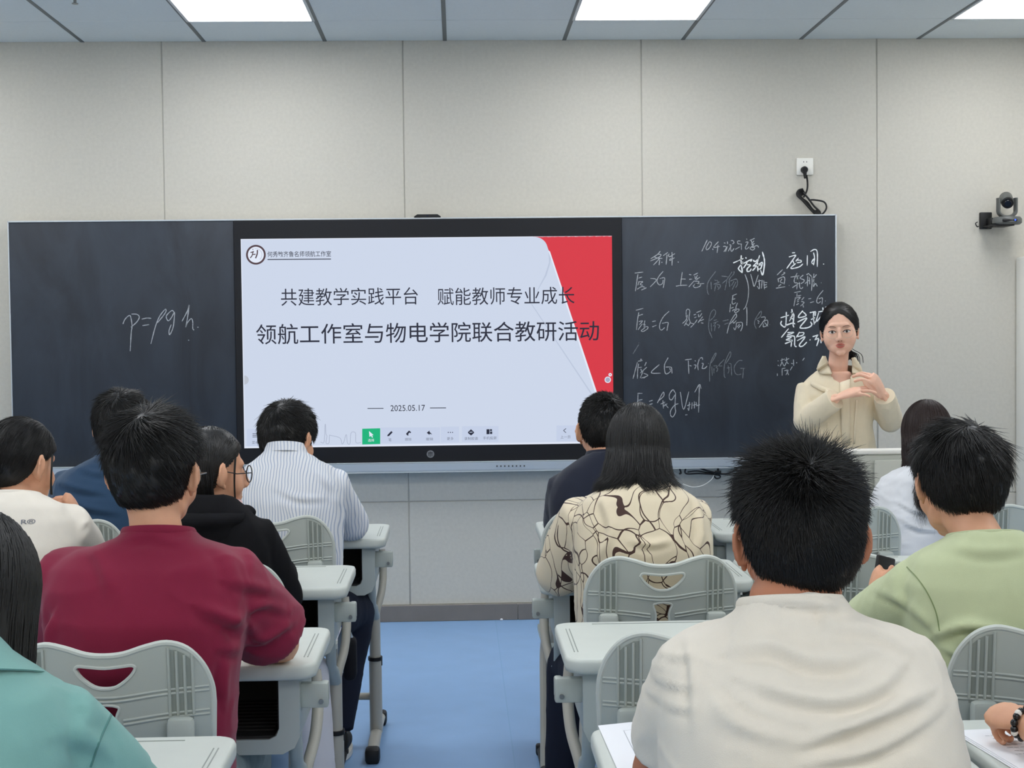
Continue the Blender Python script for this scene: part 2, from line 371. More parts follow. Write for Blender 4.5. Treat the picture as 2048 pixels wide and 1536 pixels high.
strokes(mb, "190,385 270,370;230,350 260,350;200,430 185,540 180,700;200,500 260,490;180,400 100,700;340,400 310,470;240,520 260,580;350,490 230,600;290,540 230,690;250,690 370,640 290,600;290,690 340,660;575,445 445,560 450,600 600,600;735,320 670,450 680,590 720,610 780,560 760,510;690,490 780,490 800,520 805,605;1040,360 1160,345;1100,370 1110,610;1120,460 1160,470;1220,370 1230,385;1200,450 1240,460 1215,525;1300,340 1270,450 1280,545;1310,330 1350,320 1360,360;1340,420 1370,430 1350,510 1400,510 1440,470;180,965 270,965;190,980 185,1150;200,1090 270,1075;390,1110 455,1090;390,1170 455,1150;540,1140 560,1100 640,950 660,970 650,1020 560,1100;640,1090 650,1240;600,1160 680,1120;670,1150 740,1230;720,1150 650,1200;860,950 820,900 760,980 760,1060 800,1080 860,990;870,950 860,1200 870,1300 820,1390 780,1360 780,1280 850,1180 920,1150;955,940 1015,1255 1110,935;1080,1190 1140,1160;1120,1120 1110,1270 1090,1230;1170,1130 1160,1250;1210,1110 1210,1240;1180,1180 1260,1160;1240,1120 1250,1200;1215,945 1300,805 1330,880;1300,820 1285,1310;1250,1190 1310,1170;1045,1355 1085,1350", *G, .0038, YC)
obj('chalk_writing', mb, m_chalk, right, kind='stuff')
mb = MB()
strokes(mb, "790,230 880,225;700,350 890,300 860,370 635,690;810,440 850,550;980,380 900,480;930,440 1050,450 1050,500 930,520;900,540 770,650 790,690 1000,640 1110,550;1240,300 1235,610;1330,190 1460,130 1530,220 1530,640;1420,220 1450,380 1420,590;1430,400 1370,500 1400,560;1712,545 1718,570", *Cc, .0052, YC)
strokes(mb, "980,715 1240,600;1185,520 1180,700 1215,960;1215,970 1120,880 1130,820 1240,700;1290,575 1320,600;1220,680 1230,750;1220,740 1430,630 1450,640 1420,680;1340,700 1240,850;1330,760 1420,770 1340,860 1340,930 1410,920 1440,860;1490,640 1540,680 1640,600;1655,520 1600,680 1490,790;1480,800 1700,760;1600,700 1610,930;1540,840 1470,915;1540,830 1720,700 1680,860 1620,870;1725,430 1780,680 1735,1020 1680,900", *B, .006, YC)
strokes(mb, "385,745 590,680;525,600 520,800 510,960;410,820 390,900 480,975 520,930 680,870;660,530 670,680 600,830;640,600 710,680 690,900 710,980;620,730 690,780;700,870 740,900;930,570 830,690 840,740 1010,690 930,590;800,850 1010,750 1000,800 870,960 900,1000 1060,985 1150,920 1120,840;1100,620 1250,590;1210,610 1190,700 1210,910;1250,600 1230,700;1130,790 1230,740;1200,910 1250,830;1310,600 1430,580;1420,490 1430,600 1390,690;1400,690 1270,840;1320,620 1250,850;1490,470 1530,545;580,1010 400,1230;550,1110 700,1100 660,1130 540,1170;530,1210 680,1190 730,1230 730,1420 780,1460;650,1220 520,1290 680,1290;490,1380 680,1310;610,1270 650,1340 640,1460;850,1090 770,1230;840,1110 950,1110 930,1170 800,1210;790,1310 970,1210 960,1260 850,1400 870,1450 940,1430 1030,1340;1100,1280 1115,1295;1170,1210 1310,1165;1290,1180 1230,1280;1220,1290 1320,1260 1270,1440;1370,1280 1380,1370", *Ff, .0058, YC)
obj('chalk_writing', mb, m_chalkb, right, kind='stuff')
mb = MB()
strokes(mb, "515,720 350,880;540,800 580,820 480,890;380,980 400,1090;390,990 540,930 580,1000 560,1150;500,990 450,1080 540,1120;470,1150 390,1210;320,1265 590,1220;700,1185 712,1188;750,940 1010,900;940,820 860,1000 870,1100 950,1080 940,930;800,1250 990,1120;960,950 930,1300;1120,880 1030,970 1140,1020 1130,1080 1050,1130;1010,1090 1020,1240 1070,1275 1110,1230;1210,870 1290,830;1290,850 1370,930;1170,1130 1300,1020;1250,900 1240,1210;1300,940 1310,1150;1370,940 1380,1080 1360,1340;1430,840 1420,970;1510,860 1430,960;1440,1090 1420,1220 1480,1130 1530,1210;1430,990 1420,1080;1640,1105 1650,1107", *Cc, .0042, YC)
strokes(mb, "720,125 880,95;790,140 780,230;800,210 890,190;750,240 710,460;760,260 870,240 790,320;830,330 790,360;770,430 830,390;960,240 900,310;890,340 960,370 870,460;920,400 950,490;1065,280 1135,270;1110,375 1205,345;1430,70 1310,220 1270,340 1310,385 1370,340;1320,280 1410,260 1400,415;1480,330 1490,332", *Ff, .0036, YC)
strokes(mb, "1450,290 1460,300;1450,370 1465,390;1500,290 1580,260;1530,250 1520,330 1490,400;1530,320 1570,390 1610,320;1610,230 1620,320 1650,350;1580,290 1660,250;1530,440 1530,570;1530,440 1590,430;1570,480 1640,470 1600,560;1620,480 1650,560;1440,530 1440,575;1740,270 1745,390;1700,340 1730,350;1680,470 1720,400;1800,320 1800,340;1945,240 1910,290", *H, .0036, YC)
obj('chalk_writing', mb, m_chalk, right, kind='stuff')
mb = MB()
strokes(mb, "240,540 280,450 360,380 390,430 410,580 395,700 375,1045;400,355 500,360 545,410 500,500 390,600;590,450 680,430 770,435;605,570 730,550;760,910 830,640 880,490 940,370 1030,265 1040,310 980,400 880,520;1195,320 1150,290 1060,370 1050,430 1090,480 1150,410 1200,320 1195,450 1170,620 1110,740 1100,660 1140,550;1340,490 1440,300 1475,185 1440,440 1410,600 1440,520 1510,440 1540,500 1540,620 1565,655;1625,600 1650,600;1455,840 1475,845", *I, .0042, YC)
obj('chalk_writing', mb, m_chalk, left, kind='stuff')

# interactive display
DX0, DX1, DZ0, DZ1 = -1.056, .871, .818, 2.027
SX0, SX1, SZ0, SZ1 = -1.022, .8225, .8985, 1.937
t = thing('interactive_display', 'large interactive display showing a white and red slide, set in the chalkboard', 'display', (-.1, -.06, .82))
body = MB()
yb = -.092
body.box(((DX0+DX1)/2, -.065, (DZ0+DZ1)/2), (DX1-DX0, .05, DZ1-DZ0), .003)
obj('housing', body, m_bezel, t)
bz = MB()
for (a, b, c, d) in ((DX0, DX1, SZ1, DZ1), (DX0, DX1, DZ0, SZ0), (DX0, SX0, SZ0, SZ1), (SX1, DX1, SZ0, SZ1)):
    bz.box(((a+b)/2, -.092, (c+d)/2), (b-a, .006, d-c))
bz.box(((DX0+SX0)/2-.012, -.094, (DZ0+DZ1)/2), (.003, .004, DZ1-DZ0)); bz.box((DX1-.004, -.094, (DZ0+DZ1)/2), (.003, .004, DZ1-DZ0))
obj('bezel', bz, m_bezel, t, smooth=False)
m_scr = emat('screen_white', (203, 213, 232), SCREEN_E)
scr = obj('screen', MB().box(((SX0+SX1)/2, -.0905, (SZ0+SZ1)/2), (SX1-SX0, .003, SZ1-SZ0)), m_scr, t, smooth=False)
e_red = emat('screen_red', (214, 52, 66), SCREEN_E); e_dk = emat('screen_dark', (36, 39, 58), .9); e_white = emat('screen_bright', (226, 233, 247), SCREEN_E)
e_gr = emat('screen_green', (22, 178, 122), SCREEN_E); e_grey = emat('screen_grey', (160, 168, 190), SCREEN_E); e_bar = emat('screen_toolbar', (195, 206, 229), SCREEN_E); e_brown = emat('screen_brown', (88, 66, 74), .8)
def P2(px, py): p = atY(px, py, -.092); return (p[0], p[2])
def flat(name, polys, m, lay):
    for pl in polys:
        mb = MB(); pts = [P2(*q) for q in pl]; n = len(pts); mb.add([(x, -.092-.0002*lay, z) for x, z in pts], [tuple(range(n))]); o = obj(name, mb, m, scr, smooth=False)
    return o
TR = (SX1, SZ1)
def red():
    mb = MB()
    cv = [P2(1066, 473.5), P2(1080, 476), P2(1091, 485), P2(1097, 500)]
    c2 = [(p[0], p[1]) for p in cr([np.array(q) for q in cv], 5)]
    ln = P2(1196, 794)
    e = P2(1229, 893)
    pl = [(c2[0][0], SZ1-.001)]+c2+[ln, (e[0]-.004, SZ0), (SX1, SZ0), (SX1, SZ1)]
    n = len(pl); mb.add([(x, -.0922, z) for x, z in pl], [tuple(range(n))]); return mb
obj('slide_shape', red(), e_red, scr, smooth=False)
e_sh = emat('screen_shade', (186, 197, 218), SCREEN_E)
flat('slide_shape', [[(1097, 500), (1098, 525), (1090, 550), (1072, 585), (1068, 590), (1076, 580), (1093, 551), (1100, 528), (1102, 515)]], e_sh, 2)
flat('slide_shape', [[(1062, 608), (1064, 608), (1186, 790), (1183, 790)], ], e_sh, 2)
flat('slide_shape', [[(1096, 500), (1100, 503), (1199, 800), (1195, 800)]], e_white, 3)
# border highlights of the screen
bo = MB()
for (a, b, c, d) in ((SX0, SX1, SZ1-.004, SZ1), (SX0, SX0+.004, SZ0, SZ1), (SX0, SX1, SZ0, SZ0+.008)):
    bo.add([(a, -.0922, c), (b, -.0922, c), (b, -.0922, d), (a, -.0922, d)], [(0, 1, 2, 3)])
obj('slide_edge', bo, e_white, scr, smooth=False)
def slide_text(body, pxa, pxb, pyc, hpx, m, thin=0, lay=4, name='slide_text'):
    v, f = text_mesh(body, 1, thin)
    x0, x1 = v[:, 0].min(), v[:, 0].max(); z0, z1 = v[:, 1].min(), v[:, 1].max()
    a = P2(pxa, pyc); b = P2(pxb, pyc); wv = b[0]-a[0]
    hh = P2(pxa, pyc-hpx/2)[1]-P2(pxa, pyc+hpx/2)[1]
    X = a[0]+(v[:, 0]-x0)/(x1-x0)*wv; Z = (a[1]+b[1])/2-hh/2+(v[:, 1]-z0)/(z1-z0)*hh
    mb = MB(); mb.add([(x, -.092-.0002*lay, z) for x, z in zip(X, Z)], f); return obj(name, mb, m, scr, smooth=False)
slide_text('共建教学实践平台', 562, 836, 593, 35, e_dk, .0)
slide_text('赋能教师专业成长', 875, 1149, 592, 35, e_dk, .0)
slide_text('领航工作室与物电学院联合教研活动', 512, 1198, 665, 41, e_dk, .003)
slide_text('何秀敏齐鲁名师领航工作室', 535, 662, 508, 11.5, e_dk, .004)
slide_text('2025.05.17', 781, 850, 816, 12, e_dk, .0)
flat('slide_line', [[(535, 518.2), (662, 517.2), (662, 519), (535, 520)], [(735, 816.2), (767, 816), (767, 817.5), (735, 817.7)], [(860, 815.2), (892, 815), (892, 816.5), (860, 816.7)]], e_dk, 4)
def ringpoly(cx, cy, r0, r1, m, lay, name='slide_logo', n=36, a0=0, a1=2*pi):
    mb = MB(); V = []; F = []
    for k in range(n+1):
        a = a0+(a1-a0)*k/n
        for r in (r0, r1):
            x, z = P2(cx+r*cos(a), cy+r*sin(a)); V.append((x, -.092-.0002*lay, z))
    F = [(2*k, 2*k+1, 2*k+3, 2*k+2) for k in range(n)]
    mb.add(V, F); return obj(name, mb, m, scr, smooth=False)
ringpoly(511.8, 509.5, 0.01, 19.5, e_white, 2); ringpoly(511.8, 509.5, 16, 19.8, e_brown, 3); ringpoly(511.8, 509.5, 11.8, 12.5, e_grey, 3, a0=-1.8, a1=.9)
def slide_strokes(s, sx_, sy_, sc, wpx, m, lay, name='slide_logo'):
    mb = MB()
    for st in s.split(';'):
        pts = [np.array([float(q) for q in p.split(',')]) for p in st.split()]
        P = np.array(cr(pts, 4)) if len(pts) > 2 else np.array(pts)
        P = np.c_[sx_+P[:, 0]/sc, sy_+P[:, 1]/sc]; T = np.gradient(P, axis=0); T /= np.linalg.norm(T, axis=1)[:, None]+1e-9; N = np.c_[-T[:, 1], T[:, 0]]*wpx/2
        a = [P2(*q) for q in P+N]; b = [P2(*q) for q in P-N]; n = len(a)
        mb.add([(x, -.092-.0002*lay, z) for x, z in a+b], [(i, i+1, n+i+1, n+i) for i in range(n-1)])
    return obj(name, mb, m, scr, smooth=False)
slide_strokes("235,170 245,180;195,235 260,215;245,215 225,290 190,335;240,270 290,265", 480, 480, 9.31, 2.0, e_brown, 4)
slide_strokes("325,185 320,260 290,340", 480, 480, 9.31, 2.6, e_brown, 4)
# toolbar
def slab(x0, y0, x1, y1, m, lay): return flat('toolbar_button', [[(x0, y0), (x1, y0-.4), (x1, y1-.4), (x0, y1)]], m, lay)
slab(762, 855, 880, 886.5, e_bar, 2); slab(881.5, 853.5, 918, 885, e_bar, 2); slab(924, 852.5, 997, 884, e_bar, 2); slab(1113, 851, 1165, 882.5, e_bar, 2)
slab(494, 858, 528, 893, e_bar, 2)
flat('toolbar_button', [[(724.5, 857.5), (760.5, 856.5), (760.5, 888), (724.5, 889)]], e_gr, 3)
flat('toolbar_icon', [[(738, 862), (747, 870), (744, 870.6), (746, 874.5), (744, 875.3), (742, 871.5), (739, 874)]], e_white, 4)
slide_text('选择', 736, 748.5, 880.5, 6, e_white, 0, 4, 'toolbar_label')
flat('toolbar_icon', [[(775, 870), (782.5, 862), (785.5, 864.5), (778, 872), (774.5, 872.5)], [(812, 867.5), (818, 861), (822.5, 864.5), (816.5, 871), (814, 870.5)],
    [(853.5, 865.5), (859, 861), (859, 863.5), (864.5, 869), (859, 867.5), (859, 870)], [(936, 864), (942, 858.5), (948, 864), (948, 866), (942, 871), (936, 866)],
    [(973, 858.5), (979, 858.3), (979, 868.3), (973, 868.5)], [(980, 858.3), (984, 858.3), (984, 862), (980, 862)], [(980, 863), (984.5, 863), (984.5, 868), (980, 868)]], e_dk, 4)
flat('toolbar_icon', [[(939, 863.8), (945, 863.6), (945, 865), (939, 865.2)], [(816, 868.5), (819, 865), (821, 866.8), (817.5, 869.8)]], e_bar, 5)
for x in (896.5, 900.7, 905): ringpoly(x, 864.8, .01, 1.1, e_dk, 4, 'toolbar_icon', 8)
slide_strokes("1132,857 1127,861;1127,861 1132,865.5", 0, 0, 1, 1.2, e_dk, 4, 'toolbar_icon')
slide_strokes("505,867.5 515,867.3;505,870.8 515,870.6;505,874 515,873.8", 0, 0, 1, 1.1, e_dk, 4, 'toolbar_icon')
for s_, x0, x1, y in (('笔', 777, 783, 879.5), ('擦除', 810, 823, 878.7), ('撤销', 852, 866, 878), ('更多', 894, 907, 877.2), ('录制胶囊', 929, 956, 877), ('手机投屏', 966, 993, 876), ('上一页', 1121, 1141, 874), ('菜单', 504, 517, 885)):
    slide_text(s_, x0, x1, y, 6, e_dk if y < 1000 else e_grey, -.01, 4, 'toolbar_label')
slide_strokes("641,884 648,884 650,852 651,850 652,868 654,872 652,886 658,886 659,871 662,871 680,876 684,888 688,883 691,872 693,870 695,886 700,887 702,866 711,866 712,885 722,885", 0, 0, 1, .9, e_grey, 3, 'slide_line')
ringpoly(1215.5, 759.5, .01, 6.3, e_white, 5, 'floating_button'); ringpoly(1215.5, 759.5, .01, 4.6, e_grey, 6, 'floating_button'); ringpoly(1220.3, 749.5, .01, 3.4, e_white, 5, 'floating_button'); ringpoly(1220.3, 749.5, .01, 1.2, e_red, 6, 'floating_button')
ringpoly(488.5, 760, .01, 9, emat('screen_knob', (186, 192, 204), 1), 3, 'floating_button', a0=-pi/2, a1=pi/2)
q = P2(861, 908)
lgm = mat('logo_grey', (120, 122, 126), .4)
mb = MB(); mb.tube([(q[0], -.094, q[1]), (q[0], -.0965, q[1])], .019, 28); bd = obj('logo_disc', mb, lgm, t)
mb = MB()
for dx, hh in ((-.008, .018), (-.001, .026), (.007, .02)): mb.box((q[0]+dx, -.0968, q[1]), (.003, .001, hh))
mb.box((q[0], -.0968, q[1]+.006), (.022, .001, .003))
obj('logo_mark', mb, m_bezel, bd, smooth=False)
# camera bar on top of display
a, b = atY(828, 437, -.07), atY(882, 437, -.07)
t = thing('webcam_bar', 'small black camera bar sitting on top of the display', 'webcam', ((a[0]+b[0])/2, -.07, 2.037))
mb = MB(); cx = (a[0]+b[0])/2; zz = 2.036
mb.prism([(-.066, 0), (.066, 0), (.066, .006), (.05, .016), (-.05, .016), (-.066, .006)], .05, lambda u, v, w: (cx+u, -.04-w, zz+v))
obj('housing', mb, m_black, t, angle=20)
obj('lens', MB().tube([(cx, -.088, zz+.009), (cx, -.0925, zz+.009)], .005, 16), mat('lens_glass', (40, 44, 60), .1), t)

# socket, plug and looped cable
p = atY(1610, 333, -.01)
t = thing('wall_socket', 'white square power socket on the wall panel above the chalkboard', 'socket', (p[0], 0, p[2]))
obj('plate', MB().box((p[0], -.006, p[2]), (.086, .012, .086), .004), m_white, t)
mb = MB(); mb.box((p[0]-.007, -.0125, p[2]+.023), (.003, .002, .006)); mb.box((p[0]+.008, -.0125, p[2]+.023), (.003, .002, .006)); obj('slot', mb, m_black, t, smooth=False)
t = thing('power_cable', 'black power plug and coiled cable hanging from the socket to the board top', 'cable', (p[0], -.02, p[2]))
def PX(l, Y, n=6): return cr([atY(x, y, Y+dy) for x, y, dy in l], n)
mb = MB(); c = atY(1610, 339, -.035); mb.tube([(c[0], -.012, c[2]), (c[0], -.03, c[2]), (c[0], -.042, c[2]-.002)], [.0175, .0175, .013], 18)
mb.tube([(c[0], -.03, c[2]-.005), (c[0]+.002, -.03, c[2]-.045)], [.011, .006], 12); obj('plug', mb, m_black, t)
mb = MB()
mb.tube(PX([(1613, 350, 0), (1615, 365, .01), (1614, 380, .01), (1607, 395, .01)], -.03), .0048, 8)
for k in range(5):
    o_ = k*2.2
    mb.tube(PX([(1606+o_*.6, 378+o_, .0), (1597+o_*.7, 381+o_, .004), (1594+o_, 390+o_*.6, 0), (1606+o_, 402+o_*.3, -.004), (1622+o_*.5, 420, -.004), (1636+o_, 434-k, -.006)], -.03+k*.003), .0050, 8)
mb.tube(PX([(1617, 400, 0), (1630, 400, 0), (1648, 404, 0), (1653, 415, 0), (1647, 426, 0), (1638, 431, 0)], -.03), .0045, 8)
mb.tube(PX([(1606, 385, 0), (1616, 396, 0), (1628, 412, 0), (1640, 424, 0), (1638, 434, 0)], -.042), .0050, 8)
obj('cord', mb, m_black, t)
mb = MB(); p = atY(1638, 431, -.06); mb.tube([(p[0]-.01, -.04, p[2]+.02), (p[0], -.07, p[2]-.004)], [.014, .010], 12); obj('cable_end', mb, m_black, t)

# cables under the tray
t = thing('under_board_cables', 'tangle of black cables slung below the silver chalk tray', 'cables', (1.3, -.07, .75))
mb = MB()
mb.tube(PX([(1358, 934, 0), (1362, 946, 0), (1358, 947, 0)], -.09), .0045, 8); mb.tube(PX([(1372, 934, 0), (1372, 947, 0), (1400, 947, 0), (1436, 950, 0), (1440, 955, 0), (1433, 957, 0), (1428, 952, 0)], -.09), .0042, 8)
mb.tube(PX([(1375, 944, 0), (1394, 942, 0), (1420, 946, 0), (1440, 947, 0)], -.085), .0034, 8)
mb.tube(PX([(1396, 934, 0), (1410, 940, 0), (1432, 946, 0), (1450, 948, 0), (1466, 943, 0), (1478, 934, 0)], -.095), .0048, 8)
mb.tube(PX([(1436, 934, 0), (1436, 942, 0)], -.095), .0055, 8); mb.tube(PX([(1430, 944, 0), (1442, 944, 0)], -.098), .007, 8)
obj('cable', mb, m_black, t)
mb = MB(); mb.tube(PX([(1366, 968, 0), (1385, 974, 0), (1405, 971, 0), (1422, 960, 0), (1429, 948, 0), (1431, 940, 0)], -.09), .0022, 6)
obj('cable', mb, m_white, t, label='thin white cable')

# PTZ camera on wall bracket
c = atY(2010, 436, -.12); cx, cy, cz = c
m_ptz = mat('ptz_grey', (92, 94, 92), .4, .4)
t = thing('wall_camera', 'dark grey pan tilt camera on a black wall bracket', 'camera', (cx, -.02, cz-.03))
mb = MB(); mb.box((cx-.06, -.012, cz-.005), (.06, .024, .085), .004); mb.box((cx-.02, -.075, cz-.037), (.12, .14, .006), .002); mb.box((cx-.055, -.05, cz-.02), (.012, .08, .05), .003)
obj('bracket', mb, m_black, t)
mb = MB(); mb.tube([(cx+.01, -.12, cz-.034), (cx+.01, -.12, cz-.026), (cx+.01, -.12, cz-.006), (cx+.01, -.12, cz+.004)], [.062, .072, .072, .064], 32, flat=1); obj('base', mb, m_ptz, t)
mb = MB(); mb.box((cx+.0, -.185, cz-.016), (.075, .014, .016), .006); fp = obj('front_panel', mb, m_black, t)
mb = MB(); mb.ell((cx+.025, -.193, cz-.015), .0045, nu=12, nv=8); obj('status_light', mb, emat('led_blue', (70, 110, 255), 1.6), fp)
mb = MB()
U = [(cx+.01+.044*cos(a)*1.0, -.12, cz+.035-.030*sin(a)) for a in np.linspace(0, pi, 13)]
mb.tube([(cx+.054, -.12, cz+.100)]+[(x, y, z) for x, y, z in U]+[(cx-.034, -.12, cz+.100)], .009, 10, flat=2.2, up=(0, 1, 0)); obj('yoke', mb, m_ptz, t)
mb = MB(); R = Matrix.Rotation(radians(22), 3, 'X')
A0 = np.array([cx+.014, -.10, cz+.096]); dd = np.array([-.18, -.86, -.45]); dd /= np.linalg.norm(dd)
mb.tube([A0-dd*.03, A0-dd*.02, A0+dd*.035, A0+dd*.045], [.024, .032, .032, .03], 26); obj('camera_head', mb, m_ptz, t)
mb = MB(); mb.tube([A0+dd*.045, A0+dd*.058], [.028, .027], 26); lz = obj('lens_barrel', mb, m_black, t)
mb = MB(); mb.tube([A0+dd*.0575, A0+dd*.0605], [.019, .016], 22); obj('lens', mb, mat('lens_black', (14, 14, 22), .08), lz)
mb = MB(); mb.tube(cr([(cx-.105, -.02, cz-.012), (cx-.118, -.03, cz-.02), (cx-.11, -.03, cz-.036), (cx-.1, -.02, cz-.034)], 5), .0028, 8); obj('cable', mb, m_black, t)

# standing white cabinet at the corner
t = thing('standing_cabinet', 'tall white standing cabinet at the corner below the wall camera', 'cabinet', (3.09, -.09, 0))
obj('body', MB().box((3.09, -.09, .91), (.38, .17, 1.81), .012), m_white, t)
obj('front_door', MB().box((3.09, -.18, .95), (.35, .010, 1.66), .004), m_white, t)
obj('handle', MB().box((2.99, -.19, 1.0), (.015, .014, .2), .005), m_silver, t)

# lectern
t = thing('lectern', 'pale grey teaching lectern in front of the standing teacher', 'lectern', (1.72, -1.55, 0))
m_lec = mat('lectern_grey', (186, 188, 178), .45, .35)
m_lec2 = mat('lectern_grey_light', (196, 197, 186), .45, .35)
obj('body', MB().box((1.70, -1.50, .45), (.74, .40, .90), .01), m_lec, t)
obj('front_board', MB().box((1.70, -1.725, .485), (.76, .07, .97), .006), m_lec, t)
obj('front_panel', MB().box((1.865, -1.776, .48), (.40, .012, .93), .004), m_lec2, t)
obj('top', MB().box((1.70, -1.725, .975), (.78, .09, .018), .006), m_white, t)
obj('desktop', MB().box((1.70, -1.50, .908), (.76, .40, .018), .006), m_white, t)

# bits of chalk on the floor near the wall
for (x, y, l) in ((1003, 1239, 'tiny white paper scrap on the blue floor by the baseboard joint'), (1052, 1234, 'tiny white paper scrap on the blue floor close to the desk leg')):
    p = atZ(x, y+1, .004); mb = MB(); mb.ell((p[0], p[1], .006), (.008, .01, .006), nu=8, nv=6)
    tag(obj('paper_scrap', mb, m_paper), l, 'scrap')
# ---------------------------------------------------------------- desk (local coords, origin on floor under the centre, student side = -y)
def rrect(w, d, r, n=6, cx=0, cy=0):
    P = []
    for sx_, sy_, a0 in ((1, 1, 0), (-1, 1, pi/2), (-1, -1, pi), (1, -1, 3*pi/2)):
        for k in range(n+1):
            a = a0+pi/2*k/n; P.append((cx+sx_*(w/2-r)+r*cos(a), cy+sy_*(d/2-r)+r*sin(a)))
    return P
def make_desk(label):
    t = thing('student_desk', label, 'desk', (0, 0, 0), 'grey adjustable student desks', world=False)
    mb = MB(); TZ = .76
    def rg(w, d, r, z): return [(x, y, z) for x, y in rrect(w, d, r)]
    mb.loft([rg(.575, .395, .035, TZ-.034), rg(.596, .412, .042, TZ-.030), rg(.60, .416, .044, TZ-.022), rg(.60, .416, .044, TZ-.008), rg(.594, .41, .042, TZ-.001), rg(.585, .40, .04, TZ), rg(.56, .376, .03, TZ-.0005)])
    top = obj('desktop', mb, m_plas, t, angle=60)
    g = MB()
    m_gr = mat('groove', (150, 156, 150), .6)
    for sx_ in (-1, 1):
        for dx in (.268, .276): g.box((sx_*dx, 0, TZ+.0001), (.0022, .25, .0012), .0004, seg=1)
    g.box((0, .178, TZ+.0001), (.42, .0025, .0012), .0004, seg=1)
    obj('groove', g, m_gr, top, kind='stuff')
    # book tray: rounded U frame, closed back, open to the student
    out = [(-.262, .726), (-.262, .60), (-.25, .575), (-.225, .562), (.225, .562), (.25, .575), (.262, .60), (.262, .726)]
    inn = [(.218, .726), (.218, .618), (.212, .602), (.196, .594), (-.196, .594), (-.212, .602), (-.218, .618), (-.218, .726)]
    mb = MB(); poly = out+inn
    mb.prism(poly[::-1], .34, lambda u, v, w_: (u, -.175+w_, v))
    obj('book_tray', mb, m_plas2b, t, angle=30)
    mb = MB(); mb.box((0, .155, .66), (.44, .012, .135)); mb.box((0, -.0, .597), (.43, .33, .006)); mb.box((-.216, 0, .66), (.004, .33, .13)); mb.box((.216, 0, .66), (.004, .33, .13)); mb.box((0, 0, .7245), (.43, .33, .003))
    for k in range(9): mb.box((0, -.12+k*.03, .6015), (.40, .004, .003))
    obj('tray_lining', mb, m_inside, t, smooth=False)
    for s_ in (-1, 1):
        x = s_*.248
        # hook bracket
        mb = MB(); mb.box((s_*.290, -.135, .680), (.062, .026, .054), .005); mb.box((s_*.312, -.126, .683), (.018, .036, .046), .005)
        bk = obj('hook_bracket', mb, m_plas2, t)
        mb = MB(); mb.tube([(s_*.306, -.149, .668), (s_*.306, -.153, .668)], .0055, 14); obj('bolt', mb, m_bolt, bk)
        # cast side arm and bent tube meeting at the column
        mb = MB(); mb.tube(cr([(s_*.250, -.12, .66), (s_*.248, -.115, .60), (s_*.244, -.09, .54), (x-s_*.004, -.045, .49), (x, -.01, .455)], 5), [.013]*8+[.015]*6+[.020]*7, 12, flat=.8)
        obj('side_arm', mb, m_plas2b, t)
        mb = MB(); mb.tube(cr([(x+s_*.022, .10, .68), (x+s_*.028, .09, .61), (x+s_*.024, .05, .54), (x+s_*.010, .01, .485), (x, 0, .44)], 5), .0135, 12); obj('arm_tube', mb, m_leg, t)
        mb = MB(); mb.tube([(x, 0, .47), (x, 0, .30)], .0195, 14, flat=1.2, up=(0, 1, 0)); obj('upper_column', mb, m_leg, t)
        mb = MB(); mb.tube([(x, 0, .305), (x, 0, .04)], .0225, 14, flat=1.2, up=(0, 1, 0)); obj('lower_column', mb, m_leg, t)
        mb = MB(); mb.tube([(x, 0, .312), (x, 0, .300)], .0255, 16, flat=1.2, up=(0, 1, 0)); mb.box((x+s_*.022, 0, .294), (.006, .008, .03), .002); obj('clamp_ring', mb, m_black, t)
        mb = MB(); mb.tube([(x, -.215, .034), (x, -.1, .042), (x, .1, .042), (x, .235, .034)], .021, 12, flat=.8); ft = obj('foot_bar', mb, m_leg, t)
        for yy in (-.235, .255): obj('foot_cap', MB().box((x, yy, .026), (.05, .06, .052), .012), m_black, ft)
    obj('crossbar', MB().tube([(-.248, .02, .165), (.248, .02, .165)], .016, 12, flat=.8), m_leg, t)
    return t
m_plas2b = mat('tray_plastic', (172, 180, 177), .45, .4, bump=.05, bscale=500)

